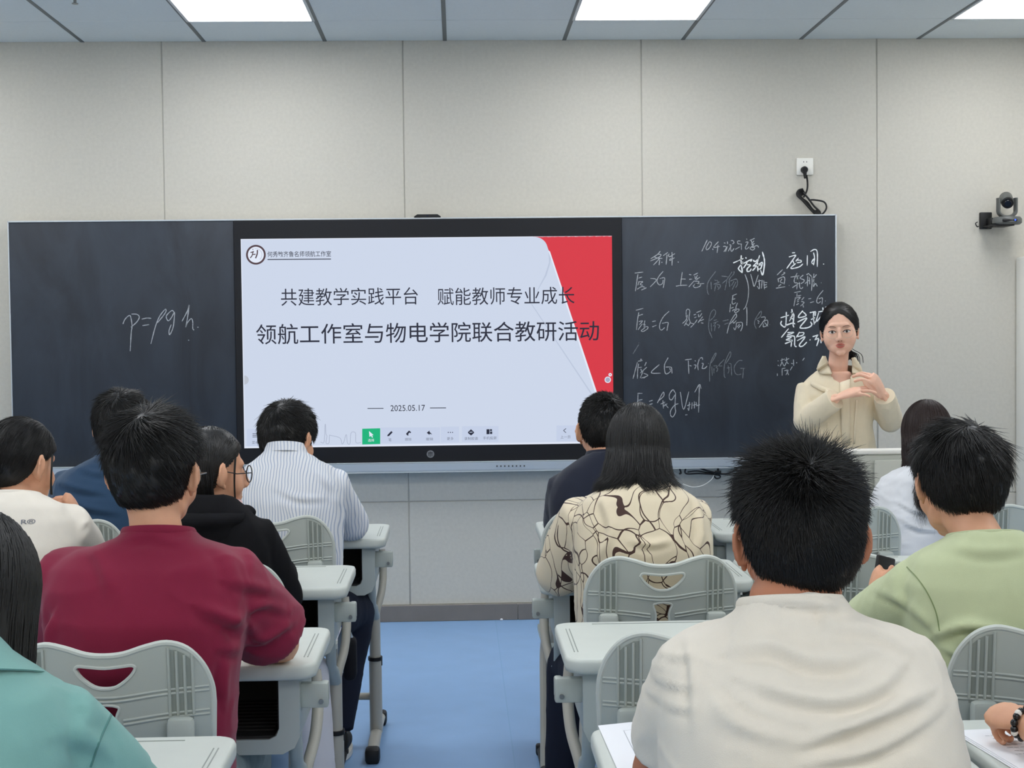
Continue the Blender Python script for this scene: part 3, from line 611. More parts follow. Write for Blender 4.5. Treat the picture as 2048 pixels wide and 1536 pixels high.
# ---------------------------------------------------------------- chair (origin on floor under the backrest, seat towards +y)
m_rec_shade = mat('chair_recess', (140, 147, 140), .6, .3)  # darker copy of the plastic, paints the shade between the ribs
def make_chair(label):
    t = thing('student_chair', label, 'chair', (0, 0, 0), 'grey moulded student chairs', world=False)
    BT = .885; HW = .193
    topc = cr([(-HW, -.12), (-HW+.003, -.085), (-.175, -.045), (-.148, -.013), (-.113, 0), (-.075, -.006), (-.035, -.018), (0, -.021), (.035, -.018), (.075, -.006), (.113, 0), (.148, -.013), (.175, -.045), (HW-.003, -.085), (HW, -.12)], 4)
    outl = [tuple(p) for p in topc]+[(HW-.004, -.19), (HW-.018, -.222), (.12, -.228), (.03, -.225), (-.03, -.225), (-.12, -.228), (-HW+.018, -.222), (-HW+.004, -.19)]
    hole = [tuple(p) for p in cr([(-.056, -.046), (-.05, -.039), (-.03, -.0405), (0, -.043), (.03, -.0405), (.05, -.039), (.056, -.046), (.045, -.062), (.022, -.079), (0, -.083), (-.022, -.079), (-.045, -.062), (-.056, -.046)], 3)][:-1]
    slot = [tuple(p) for p in cr([(-.022, -.118), (0, -.114), (.022, -.118), (.023, -.126), (.0165, -.145), (.0165, -.19), (-.0165, -.19), (-.0165, -.145), (-.023, -.126), (-.022, -.118)], 2)][:-1]
    cu = bpy.data.curves.new('c', 'CURVE'); cu.dimensions = '2D'; cu.fill_mode = 'BOTH'; cu.extrude = .0045; cu.bevel_depth = .002; cu.bevel_resolution = 1
    for pl in (outl, hole, slot):
        sp = cu.splines.new('POLY'); sp.points.add(len(pl)-1); sp.use_cyclic_u = True
        for q, (a, b) in zip(sp.points, pl): q.co = (a, b, 0, 1)
    o = bpy.data.objects.new('c', cu); COL.objects.link(o); bpy.context.view_layer.update()
    me = bpy.data.meshes.new_from_object(o.evaluated_get(bpy.context.evaluated_depsgraph_get())); bpy.data.objects.remove(o); bpy.data.curves.remove(cu)
    bm = bmesh.new(); bm.from_mesh(me); bmesh.ops.remove_doubles(bm, verts=bm.verts, dist=.0002)
    for k in range(-9, 10): bmesh.ops.bisect_plane(bm, geom=bm.verts[:]+bm.edges[:]+bm.faces[:], plane_co=(k*.02+.003, 0, 0), plane_no=(1, 0, 0))
    def bend(x, z, off=0): return -.02+x*x*1.0+off+(-z*.10)   # forward (+y) at the sides, leaning back at the top
    for v in bm.verts:
        x, z, q = v.co; v.co = (x, bend(x, z, -q), BT+z)
    bm.to_mesh(me); bm.free(); me.materials.clear(); me.materials.append(m_plas2); fixn(me)
    me.polygons.foreach_set('use_smooth', [True]*len(me.polygons)); me.set_sharp_from_angle(angle=radians(35))
    back = obj('backrest', me, m_plas2, t)
    rim = MB(); rim.tube([(x, bend(x, z, -.003), BT+z) for x, z in topc]+[(HW-.003, bend(HW, -.19, -.003), BT-.19)], .0062, 8); rim.tube([(-HW, bend(HW, -.12, -.003), BT-.12), (-HW+.003, bend(HW, -.19, -.003), BT-.19)], .0062, 8)
    rim.tube([(x, bend(x, z, -.006), BT+z) for x, z in hole], .0035, 6, closed=True); rim.tube([(x, bend(x, z, -.006), BT+z) for x, z in slot], .003, 6, closed=True)
    obj('rim', rim, m_plas, back)
    rb = MB(); X = np.linspace(-.186, .186, 25)
    for z0 in (-.088, -.096, -.134, -.142):
        for seg in ([x for x in X if x < -.024], [x for x in X if x > .024]) if z0 < -.12 else (X,):
            rb.tube([(x, bend(x, z0, -.006), BT+z0-.012*exp(-(x/.08)**2)) for x in seg], .0028, 6)
    for s_ in (-1, 1):
        for dx in (.116, .130, .144, .158):
            zt = -.004 if dx < .13 else (-.012 if dx < .14 else -.02)
            rb.tube([(s_*dx, bend(dx, zt, -.008), BT+zt-.004), (s_*dx, bend(dx, -.14, -.008), BT-.14)], .0030, 6)
    obj('rib', rb, m_plas2, back, kind='stuff')
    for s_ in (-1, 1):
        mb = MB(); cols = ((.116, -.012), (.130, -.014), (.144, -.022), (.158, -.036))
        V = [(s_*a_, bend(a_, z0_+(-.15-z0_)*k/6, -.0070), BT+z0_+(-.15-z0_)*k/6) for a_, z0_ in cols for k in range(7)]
        mb.add(V, [(c_*7+k, c_*7+k+1, c_*7+8+k, c_*7+7+k) for c_ in range(3) for k in range(6)]); obj('recess', mb, m_rec_shade, back, smooth=False)
    for s_ in (-1, 1):
        mb = MB(); mb.box((s_*.137, -.012, BT-.20), (.05, .03, .12), .01); obj('socket', mb, m_plas2, t)
        mb = MB(); mb.tube(cr([(s_*.14, -.012, BT-.2), (s_*.15, -.005, .62), (s_*.165, .02, .50), (s_*.17, .06, .44), (s_*.17, .12, .425), (s_*.17, .36, .425)], 5), .0125, 10); obj('back_tube', mb, m_leg, t)
        mb = MB(); mb.tube(cr([(s_*.17, .28, .43), (s_*.175, .30, .36), (s_*.18, .22, .18), (s_*.185, .15, .03), (s_*.185, .15, .02)], 5), .015, 10, flat=1.3, up=(0, 1, 0)); lg_ = obj('leg', mb, m_leg, t)
        mb = MB(); mb.tube([(s_*.185, -.06, .022), (s_*.185, .36, .022)], .015, 10, flat=.8); mb.box((s_*.185, -.07, .02), (.036, .03, .04), .008); mb.box((s_*.185, .37, .02), (.036, .03, .04), .008); obj('foot', mb, m_black, lg_)
    mb = MB(); n = 9; rings = []
    P = rrect(.39, .38, .07, 6, 0, .2)
    def sz(x, y): return .445+.35*x*x+.0+(.25*(y-.2)**2)-(.05*max(0, y-.33))*3
    rings = [[(x, y, sz(x, y)-.016) for x, y in P], [(x, y, sz(x, y)) for x, y in P]]
    for k in (.8, .5, .2): rings.append([(x*k, .2+(y-.2)*k, sz(x*k, .2+(y-.2)*k)) for x, y in P])
    mb.loft(rings); obj('seat', mb, m_plas2, t, angle=50)
    mb = MB(); mb.tube([(-.17, .1, .425), (.17, .1, .425)], .01, 8); mb.tube([(-.17, .32, .425), (.17, .32, .425)], .01, 8); obj('seat_frame', mb, m_leg, t)
    return t

DY = {1: -2.24, 2: -3.205, 3: -4.155, 4: -5.105}
desks = [  # x, row, label
 (-.51, 1, 'grey student desk under the elbow of the man in a striped shirt, first row'),
 (-.57, 2, 'grey student desk between the striped shirt man and the woman in a black jacket'),
 (-.565, 3, 'grey student desk carrying the arm of the man in a maroon T-shirt'),
 (-.645, 4, 'grey student desk beside the teal shirt woman, behind the maroon T-shirt man'),
 (-1.115, 1, 'grey student desk of the man in a dark blue shirt beside the chalkboard end'),
 (-1.175, 2, 'grey student desk in front of the woman in a cream T-shirt'),
 (.622, 1, 'grey student desk in the first row of the man in a dark navy shirt'),
 (.567, 2, 'grey student desk in front of the woman in a floral shirt'),
 (.567, 3, 'empty grey student desk between the floral shirt woman and an empty chair'),
 (.567, 4, 'grey student desk with a printed sheet, in front of the man in a cream T-shirt'),
 (1.228, 1, 'grey student desk in front of the woman in a white blouse'),
 (1.172, 2, 'empty grey student desk behind the woman in a white blouse'),
 (1.172, 3, 'grey student desk in front of the man in a pale green T-shirt'),
 (1.192, 4, 'grey student desk with handwritten notes behind the pale green T-shirt man'),
 (1.86, 1, 'grey student desk at the frame edge in the first row'),
]
chairs = [
 (-.55, -2.80, 'grey plastic chair behind the man in a striped shirt'),
 (-.59, -3.76, 'grey plastic chair of the woman in a black jacket'),
 (-.62, -4.70, 'grey plastic chair behind the man in a maroon T-shirt'),
 (-.62, -5.76, 'grey plastic chair of the woman in a teal shirt'),
 (-1.20, -2.82, 'grey plastic chair behind the man in a dark blue shirt'),
 (-1.12, -3.78, 'grey plastic chair of the woman in a cream T-shirt'),
 (.50, -2.80, 'grey plastic chair of the man in a dark navy shirt'),
 (.555, -3.76, 'grey plastic chair behind the woman in a floral shirt'),
 (.50, -4.70, 'empty grey plastic chair beside the printed sheet and the cream T-shirt man'),
 (.53, -5.76, 'grey plastic chair of the man in a cream T-shirt'),
 (1.27, -2.80, 'grey plastic chair behind the woman in a white blouse'),
 (1.17, -3.76, 'empty grey plastic chair in front of the hand of the green T-shirt man'),
 (1.178, -4.70, 'grey plastic chair behind the man in a pale green T-shirt'),
 (1.22, -5.76, 'grey plastic chair of the person with a black bead bracelet'),
 (1.92, -2.80, 'grey plastic chair at the frame edge beside the white blouse woman'),
]
d0 = make_desk(desks[0][2]); d0.location = (desks[0][0], DY[1], 0)
for x, r, l in desks[1:]: dup(d0, (x, DY[r], 0), l)
c0 = make_chair(chairs[0][2]); c0.location = (chairs[0][0], chairs[0][1], 0)
for x, y, l in chairs[1:]: dup(c0, (x, y, 0), l)

# ---------------------------------------------------------------- papers
def paper(corners, name, label, ink, n=1, z=.7615):
    P = [atZ(a, b, z) for a, b in corners]
    ctr = sum(P)/4; t = thing(name, label, 'paper', tuple(ctr))
    for k in range(n):
        mb = MB(); V = []
        for p in P:
            q = ctr+(p-ctr)*(1+.0*k)+np.array([.004*k, -.006*k, .0012*k]); V.append(q)
        mb.add([tuple(q) for q in V]+[tuple(q-np.array([0, 0, .0008])) for q in V], [(0, 1, 2, 3), (7, 6, 5, 4), (0, 4, 5, 1), (1, 5, 6, 2), (2, 6, 7, 3), (3, 7, 4, 0)])
        obj('sheet', mb, m_paper, t, smooth=False)
    mb = MB(); a, b, c, d = [v+np.array([0, 0, .0005]) for v in V]
    def at(u, v): return a+(b-a)*u+(d-a)*v
    for u0, v0, u1, v1, w_ in ink:
        p, q = at(u0, v0), at(u1, v1); dr = (q-p); dr /= np.linalg.norm(dr); nn = np.cross(dr, (0, 0, 1))*w_/2
        mb.add([p+nn, q+nn, q-nn, p-nn], [(0, 1, 2, 3)])
    obj('print', mb, m_ink, t, smooth=False)
    return t
ink = [(.30, .12, .30, .95, .0006), (.62, .12, .62, .95, .0006), (.30, .12, .98, .12, .0006)]
for v0 in (.2, .23, .42, .6, .78): ink.append((.42, v0, .52, v0, .0016))
for v0 in (.2, .42, .6, .78, .84): ink.append((.72, v0, .86, v0, .0016))
paper([(1196, 1451), (1340, 1436), (1440, 1560), (1262, 1600)], 'printed_sheet', 'white printed sheet on the desk by the elbow of the cream T-shirt man', ink, 1)
ink = []
rr = random.Random(3)
for k in range(14):
    v0 = .12+k*.058; u = .28+rr.random()*.08
    while u < .9:
        l = .03+rr.random()*.07; ink.append((u, v0+rr.random()*.008, min(u+l, .95), v0+rr.random()*.01, .0014)); u += l+.02
paper([(1900, 1461), (2020, 1456), (2190, 1560), (2080, 1570)], 'handwritten_notes', 'white sheets with handwritten lines on the desk beside the bead bracelet', ink, 3)
# small slip by the striped elbow
paper([(664, 1068), (678, 1064), (684, 1076), (668, 1078)], 'paper_slip', 'small crumpled white slip beside the striped shirt elbow', [(.2, .4, .6, .5, .002)], 1)

# water bottle with blue cap in a black bag hanging on the second aisle desk
B0 = atY(691, 1250, -3.06); bx, by = float(B0[0]), -3.06
t = thing('hanging_bag', 'small black bag hanging under the desk hook beside the aisle', 'bag', (bx, by, .42))
mb = MB(); mb.box((bx+.012, by, float(B0[2])-.10), (.04, .07, .13), .018, seg=3); obj('pouch', mb, mat('bag_fabric', (22, 23, 28), .8, .2, bump=.5, bscale=300), t)
mb = MB(); mb.tube(cr([(bx+.012, by-.03, B0[2]-.05), (bx+.015, by-.04, B0[2]+.02), (bx-.01, by-.05, .66)], 5), .004, 6); obj('strap', mb, m_black, t)
t = thing('water_bottle', 'water bottle with a round blue cap poking from the hanging black bag', 'bottle', (bx, by, .47))
mb = MB(); mb.tube([(bx, by, B0[2]-.14), (bx, by, B0[2]-.04), (bx, by, B0[2]-.02), (bx, by, B0[2]-.008)], [.024, .024, .016, .012], 16); obj('body', mb, mat('bottle_clear', (160, 175, 190), .15, .5), t)
mb = MB(); mb.ell((bx, by-.01, B0[2]), (.0125, .010, .0125)); obj('cap', mb, mat('cap_blue', (62, 108, 210), .4), t)
# ---------------------------------------------------------------- figures
def ering(z, x, y, a, b, n=28, e=2.5, tilt=0):
    P = []
    for k in range(n):
        t = 2*pi*k/n; c, s_ = cos(t), sin(t)
        px = a*math.copysign(abs(c)**(2/e), c); py = b*math.copysign(abs(s_)**(2/e), s_)
        P.append((x+px, y+py, z+tilt*py))
    return P
def fuse(mb, vox, smooth=6, fac=.5):
    me = mesh_of('tmp', mb.v, mb.f); fixn(me)
    o = bpy.data.objects.new('tmp', me); COL.objects.link(o)
    r = o.modifiers.new('r', 'REMESH'); r.mode = 'VOXEL'; r.voxel_size = vox; r.use_smooth_shade = True
    if smooth: q = o.modifiers.new('s', 'SMOOTH'); q.factor = fac; q.iterations = smooth
    bpy.context.view_layer.update()
    m2 = bpy.data.meshes.new_from_object(o.evaluated_get(bpy.context.evaluated_depsgraph_get()))
    bpy.data.objects.remove(o); bpy.data.meshes.remove(me)
    return m2
def co(me):
    a = np.empty(len(me.vertices)*3); me.vertices.foreach_get('co', a); return a.reshape(-1, 3)
def nrm(me):
    a = np.empty(len(me.vertices)*3); me.vertices.foreach_get('normal', a); return a.reshape(-1, 3)
def setco(me, a): me.vertices.foreach_set('co', np.ascontiguousarray(a).ravel()); me.update()
def join(meshes, name):
    V = []; F = []
    for m in meshes:
        k = len(V); V += [tuple(p) for p in co(m)]; F += [tuple(i+k for i in p.vertices) for p in m.polygons]
    me = mesh_of(name, V, F); return me
FA_, FW_ = 1.6, .85
def wrinkle(me, folds=(), plane=None, amp=.0035, scale=9, stretch=(1, 1, .45), seed=0, zlim=None):
    P = co(me); N = nrm(me); d = np.zeros(len(P))
    off = Vector((seed*3.1, seed*1.7, seed*.9))
    if amp:
        for i, p in enumerate(P):
            q = Vector((p[0]*stretch[0], p[1]*stretch[1], p[2]*stretch[2]))*scale+off
            v = noise.noise(q+Vector((0, 0, 1.3*noise.noise(q*.6))))
            r = 1-abs(noise.noise(q*1.7+Vector((5, 5, 5))))*2.2
            d[i] = amp*(v+.45*max(0, r)**3)
    for fo in folds:
        pts, wd, am = fo[0], fo[1]*FW_, fo[2]*FA_
        Q = np.array(cr([atY(x, y, plane) for x, y in pts], 6))[:, [0, 2]]
        best = np.full(len(P), 9.); sd = np.zeros(len(P)); tt = np.zeros(len(P)); X = P[:, [0, 2]]
        for k in range(len(Q)-1):
            a, b = Q[k], Q[k+1]; ab = b-a; L = ab.dot(ab)+1e-12
            t = np.clip(((X-a)@ab)/L, 0, 1); c = a+t[:, None]*ab; dd = np.linalg.norm(X-c, axis=1)
            m = dd < best; best[m] = dd[m]
            sgn = np.sign(ab[0]*(X[:, 1]-a[1])-ab[1]*(X[:, 0]-a[0])); sd[m] = sgn[m]; tt[m] = ((k+t)/(len(Q)-1))[m]
        s_ = best*sd
        prof = np.exp(-((s_-wd*.55)/wd)**2)-.9*np.exp(-((s_+wd*.55)/(wd*.8))**2)
        wgt = np.clip(-N[:, 1]*1.6, 0, 1) if len(fo) < 4 else 1
        d += am*prof*wgt*np.sin(np.clip(tt, 0.02, .98)*pi)**.5
    if zlim: d *= np.clip((P[:, 2]-zlim[0])/(zlim[1]-zlim[0]), 0, 1)
    setco(me, P+N*d[:, None])

def basis(yaw, pitch=0, roll=0):
    return np.array((Matrix.Rotation(radians(yaw), 3, 'Z')@Matrix.Rotation(radians(pitch), 3, 'X')@Matrix.Rotation(radians(roll), 3, 'Y')))
def hand(mb, wrist, d, nr, side=1, curl=(30, 35, 25), spread=0, thumb=(40, 20), s=1., fan=(0, 0, 0, 0)):
    d = np.array(d, float); d /= np.linalg.norm(d); nr = np.array(nr, float); nr -= d*nr.dot(d); nr /= np.linalg.norm(nr); y = np.cross(nr, d)*side
    def W(a, b, c): return np.array(wrist)+s*(a*d+b*y+c*nr)
    R = np.c_[d, y, nr]
    mb.tube([W(-.03, 0, 0), W(.0, 0, 0), W(.03, 0, 0), W(.06, 0, 0), W(.088, -.001, 0)], np.array([.024, .026, .036, .041, .038])*s, 14, flat=.42, up=nr, round_ends=True)
    mb.ell(W(.03, .026, -.010), np.array([.032, .015, .014])*s, R)
    base = [(.030, .078, .0088), (.010, .086, .0092), (-.011, .082, .0088), (-.030, .072, .0078)]; ln = (.070, .078, .072, .056)
    for k, (by, bx, r) in enumerate(base):
        p = np.array([bx-.012, by, 0.]); pts = [p]; ang = 0; c = curl[0]+fan[k]
        seg = [ln[k]*.30+.012, ln[k]*.45, ln[k]*.30, ln[k]*.25]; cs = [c*.6, c*.5, curl[1], curl[2]]
        for L_, a_ in zip(seg, cs):
            ang += radians(a_); sp = radians(spread)*(1.5-k)*.4
            p = p+L_*np.array([cos(ang)*cos(sp), sin(sp), -sin(ang)]); pts.append(p)
        mb.tube([W(*q) for q in cr(pts, 3)], np.linspace(r*1.08, r*.78, len(cr(pts, 3)))*s, 8, round_ends=True)
    a = radians(thumb[0]); t0 = np.array([.012, .024, -.008]); p1 = t0+.042*np.array([cos(a), sin(a), -.25]); a2 = a-radians(thumb[1]); p2 = p1+.032*np.array([cos(a2), sin(a2), -.25]); p3 = p2+.024*np.array([cos(a2-.2), sin(a2-.2), -.2])
    mb.tube([W(*q) for q in cr([t0, p1, p2, p3], 3)], np.linspace(.0135, .0085, 10)*s, 8, round_ends=True)

def head_mesh(h, neck_base, female=False, vox=.0045, neck_r=.054):
    c = np.array(h['c'], float); R = basis(*h['r']); s = h.get('s', 1.)
    def W(p): return c+s*(R@np.array(p, float))
    mb = MB()
    def E(p, r): mb.ell(W(p), np.array(r)*s, R)
    E((0, -.012, .018), (.0735, .092, .097)); fw = h.get('fw', 1.); E((0, .025, -.025), (.064*fw, .064, .078)); E((0, .040, -.068), ((.048 if female else .05)*fw, .046, .038))
    E((0, .070, -.094), (.020, .018, .017))
    for q in (-1, 1):
        E((q*.037*fw, .052, -.034), (.029, .024, .034)); E((q*.036, .012, -.062), (.024, .034, .028))
        if h.get('noear'): continue
        # ear
        Re = R@np.array(Matrix.Rotation(radians(q*-h.get('ear', (.085, 40, 1))[1]), 3, 'Z')@Matrix.Rotation(radians(-12), 3, 'X'))
        ex, _, es = h.get('ear', (.085, 40, 1)); mb.ell(W((q*ex, -.008, -.006)), np.array([.0065, .018, .031])*s*es, Re)
        hel = [(q*(ex-.002+(.016 if es == 1 else .005)*max(0, sin(t))), -.004-.017*sin(t), -.004+.033*es*cos(t)) for t in np.linspace(-.5, pi-.3, 10)]
        mb.tube([W(p) for p in hel], .0048*s, 8)
        mb.ell(W((q*.078, .002, -.036)), np.array([.006, .008, .010])*s, R)
    E((0, .070, .024), (.046, .014, .016))
    mb.tube([W((0, .082, .010)), W((0, .094, -.012)), W((0, .104, -.034))], np.array([.0075, .009, .0115])*s, 10, round_ends=True)
    for q in (-1, 1): E((q*.011, .094, -.038), (.0085, .010, .008))
    nb = np.array(neck_base, float); top = W((0, -.018, -.05))
    mb.tube([top, top*.6+nb*.4, nb*.8+top*.2, nb-np.array([0, -.012, .05])], np.array([neck_r, neck_r*.96, neck_r, neck_r*1.06]), 22)
    me = fuse(mb, vox, 5)
    P = co(me); L = (P-c)@R/s
    def g(x, z, sx_, sz_): return np.exp(-((L[:, 0]-x)/sx_)**2-((L[:, 2]-z)/sz_)**2)
    fr = np.clip((L[:, 1]-.03)/.03, 0, 1)
    dy = -.006*(g(.031, -.001, .015, .010)+g(-.031, -.001, .015, .010))+.0045*g(0, -.060, .020, .0045)+.005*g(0, -.069, .017, .005)-.003*g(0, -.064, .02, .0022)-.0035*g(0, -.081, .02, .006)-.002*g(0, -.052, .004, .006)+.003*(g(.031, .004, .016, .004)+g(-.031, .004, .016, .004))
    L[:, 1] += dy*fr
    setco(me, c+s*(L@R.T))
    return me, W, R

ZH = np.array([[-1, -.072], [-.75, -.066], [-.35, -.028], [-.05, -.002], [.2, .018], [.45, .030], [.62, .05], [.85, .072], [1, .076]])
def mask(Lp, zh=ZH, part=0): return Lp[:, 2]-np.interp(Lp[:, 1]/.093, zh[:, 0], zh[:, 1])+part*np.clip(Lp[:, 1]/.05-.4, 0, 1)*np.clip(abs(Lp[:, 0])/.055, 0, 1)**1.3
SC, SR = np.array([0, -.012, .014]), np.array([.0755, .0945, .101])
def hair_mesh(h, st):
    c = np.array(h['c'], float); R = basis(*h['r']); s = h.get('s', 1.)
    rng = np.random.default_rng(st.get('seed', 1)); zh = np.array(st['zh']) if 'zh' in st else ZH
    Tt, Ts = st['T']                                     # thickness on top / sides
    def thick(Lp):
        m = mask(Lp, zh, st.get('part', 0)); up = np.clip((Lp[:, 2]-.0)/.10, 0, 1); t = Ts+(Tt-Ts)*up**1.2
        t = t+st.get('back', 0)*np.clip(-Lp[:, 1]/.09, 0, 1)*np.clip(1-abs(Lp[:, 2]-.02)/.08, 0, 1)
        t = t+st.get('corner', 0)*np.clip(abs(Lp[:, 0])/.075, 0, 1)*np.clip((Lp[:, 2]-.02)/.06, 0, 1)*np.clip((.13-Lp[:, 2])/.05, 0, 1)
        return t*np.clip(m/.022, 0, 1)**.7-.008*np.clip(-m/.006, 0, 1), m
    nu, nv = 64, 44; D = []; F = []
    for j in range(nv+1):
        t = pi*j/nv
        for i in range(nu): p = 2*pi*i/nu; D.append((sin(t)*cos(p), sin(t)*sin(p), cos(t)))
    for j in range(nv):
        for i in range(nu): k = (i+1) % nu; F.append((j*nu+i, j*nu+nu+i, j*nu+nu+k, j*nu+k))
    D = np.array(D); Lp = SC+D*SR; t, m = thick(Lp); cl = st.get('clump', .002)
    nz = np.array([noise.noise(Vector(d)*st.get('cs', 5)+Vector((st.get('seed', 1)*7., 0, 0))) for d in D])
    Lp = Lp+D*(t*.86+np.clip(m/.03, 0, 1)*cl*nz)[:, None]
    V = [tuple(q) for q in c+s*(Lp@R.T)]
    # strands
    n, K = st['n'], st.get('K', 5)
    d = rng.standard_normal((int(n*2.6), 3)); d /= np.linalg.norm(d, axis=1)[:, None]
    Lr = SC+d*SR; t, m = thick(Lr); ok = m > .001; d, Lr, t, m = d[ok][:n], Lr[ok][:n], t[ok][:n], m[ok][:n]; n = len(d)
    w0 = np.array(st.get('whorl', (.12, -.62, .78))); w0 = w0/np.linalg.norm(w0)
    tg = d-w0; tg -= d*np.sum(tg*d, 1)[:, None]; tg /= np.linalg.norm(tg, axis=1)[:, None]+1e-6
    sw = np.cross(d, tg); tg = tg+sw*st.get('swirl', .35); tg /= np.linalg.norm(tg, axis=1)[:, None]
    up = np.clip((Lr[:, 2]-.02)/.08, 0, 1); rnd = rng.standard_normal((n, 3))
    cn = np.array([[noise.noise(Vector(q)*st.get('lock', 9)+Vector((k*9., st.get('seed', 1)*3., 0))) for k in range(3)] for q in d])
    if st['style'] == 'short':
        stand = st['stand'][1]+(st['stand'][0]-st['stand'][1])*up
        L_ = (st['L'][1]+(st['L'][0]-st['L'][1])*up)*(1+.25*rng.standard_normal(n)).clip(.4, 1.6)
        L_ = np.minimum(L_, st.get('edge', .006)+rng.uniform(0, st.get('ragged', .016), n)+np.clip(m, 0, 1)*.85)
        g = np.array(st.get('bend', (0, 0, -.35)))*st.get('bk', .35)*2; g = g-d*np.sum(d*g, 1)[:, None]
        tv = tg+g+cn*st.get('lockamp', .5)*.6; tv -= d*np.sum(tv*d, 1)[:, None]; tv /= np.linalg.norm(tv, axis=1)[:, None]+1e-6
        u = np.linspace(0, 1, K); PP = np.zeros((n, K, 3)); mess = st.get('mess', .1)*(.35+.65*up); la = st.get('lockamp', .5)*(.15+.85*up)
        for k, uu in enumerate(u):
            q = Lr+tv*(L_*(1-stand*.6)*uu)[:, None]; dd_ = (q-SC)/SR; dd_ /= np.linalg.norm(dd_, axis=1)[:, None]
            PP[:, k] = SC+dd_*SR+dd_*(t*(.78+.22*uu)*(1-st.get('tuck', .25)*uu*(1-up))+stand*L_*uu)[:, None]+(rnd*mess[:, None]+cn*(la*.5)[:, None])*(L_*uu**1.5)[:, None]
    else:
        zend = st['zend']; az = np.arctan2(d[:, 0], -d[:, 1])      # 0 at the back, +-pi at the face
        th0 = np.arccos(np.clip(d[:, 2], -1, 1)); th1 = radians(98)
        lim = st.get('lim', 2.1); az1 = np.clip(az, -lim, lim); part = st.get('part', 0)
        K = st.get('K', 10); u = np.linspace(0, 1, K); PP = np.zeros((n, K, 3)); tk = rng.uniform(.55, 1.05, n)
        zz = zend+st.get('zj', .02)*rng.standard_normal(n)+st.get('zlock', .02)*cn[:, 0]
        for k, uu in enumerate(u):
            uh = min(1, uu/.45); ud = max(0, (uu-.45)/.55)
            th = th0+(np.maximum(th1, th0)-th0)*uh; a_ = az+(az1-az)*uh**.6
            dd_ = np.c_[np.sin(th)*np.sin(a_), -np.sin(th)*np.cos(a_), np.cos(th)]
            q = SC+dd_*(SR+np.interp(th, [0, 1.2, 1.7], [Tt, Ts, Ts])[:, None]*tk[:, None]); 
            if ud > 0:
                zq = q[:, 2]+(zz-q[:, 2])*ud; fl = st.get('flare', .0)*ud**1.5; wv = st.get('wave', 0)*ud
                q = np.c_[q[:, 0]*(1+fl*1.2-st.get('taper', 0)*ud)+wv*np.sin(zq*st.get('wf', 70)+cn[:, 1]*6)+cn[:, 1]*.02*ud+st.get('dx', 0)*ud, q[:, 1]*(1-.10*ud)-st.get('backoff', 0)*ud*np.clip(.3-q[:, 1]/.08, 0, 1)+wv*np.cos(zq*st.get('wf', 70)+cn[:, 2]*6), zq]
                tip = max(0, ud-.75)/.25; q[:, 0] += st.get('tipx', 0)*tip**2+np.sign(q[:, 0])*st.get('tipout', 0)*tip**2
            PP[:, k] = q
    r0 = st.get('r', .0009)
    Tn = np.gradient(PP, axis=1); Tn /= np.linalg.norm(Tn, axis=2)[:, :, None]+1e-9
    ref = d[:, None]+0*Tn; a1 = np.cross(Tn, ref); a1 /= np.linalg.norm(a1, axis=2)[:, :, None]+1e-9; a2 = np.cross(Tn, a1)
    rad = r0*np.interp(np.linspace(0, 1, K), [0, .4, 1], [1, .9, .15]); VV = []
    for k3 in range(3):
        a = 2*pi*k3/3; VV.append(PP+rad[None, :, None]*(cos(a)*a1+sin(a)*a2))
    VV = np.stack(VV, 2).reshape(-1, 3); VV = c+s*(VV@R.T)
    b0 = len(V); idx = (np.arange(n)[:, None, None]*K*3+np.arange(K-1)[None, :, None]*3+np.arange(3)[None, None, :])
    nx = idx-np.arange(3)[None, None, :]+(np.arange(3)[None, None, :]+1) % 3
    Q = np.stack([idx, nx, nx+3, idx+3], -1).reshape(-1, 4)+b0
    VA = np.vstack([np.array(V), VV]); FA = np.vstack([np.array(F), Q])
    if 'skirt' in st:                                     # inner volume of long hair (head-local): (z, halfwidth, yback, yfront)
        rr_ = []
        for z, a_, yb_, yf_ in st['skirt']:
            rr_.append([c+s*(R@np.array((x, y, z_))) for x, y, z_ in ering(z, st.get('dx', 0)*max(0, -z/.25), (yb_+yf_)/2, a_, (yf_-yb_)/2, 24)])
        k0 = len(VA); mbb = MB().loft(rr_); VA = np.vstack([VA, np.array(mbb.v)])
        ex = [tuple(i+k0 for i in f) for f in mbb.f]
    else: ex = []
    me = bpy.data.meshes.new('hair'); nf = len(FA)
    if ex:
        k = len(ex); FL = [tuple(f) for f in ex if len(f) == 4]; FA = np.vstack([FA, np.array(FL)]); nf = len(FA)
    me.vertices.add(len(VA)); me.vertices.foreach_set('co', VA.ravel()); me.loops.add(nf*4); me.loops.foreach_set('vertex_index', FA.ravel().astype(np.int32))
    me.polygons.add(nf); me.polygons.foreach_set('loop_start', np.arange(nf, dtype=np.int32)*4); me.polygons.foreach_set('loop_total', np.full(nf, 4, np.int32)); me.polygons.foreach_set('use_smooth', [True]*nf)
    me.update(calc_edges=True); me.validate(); return me

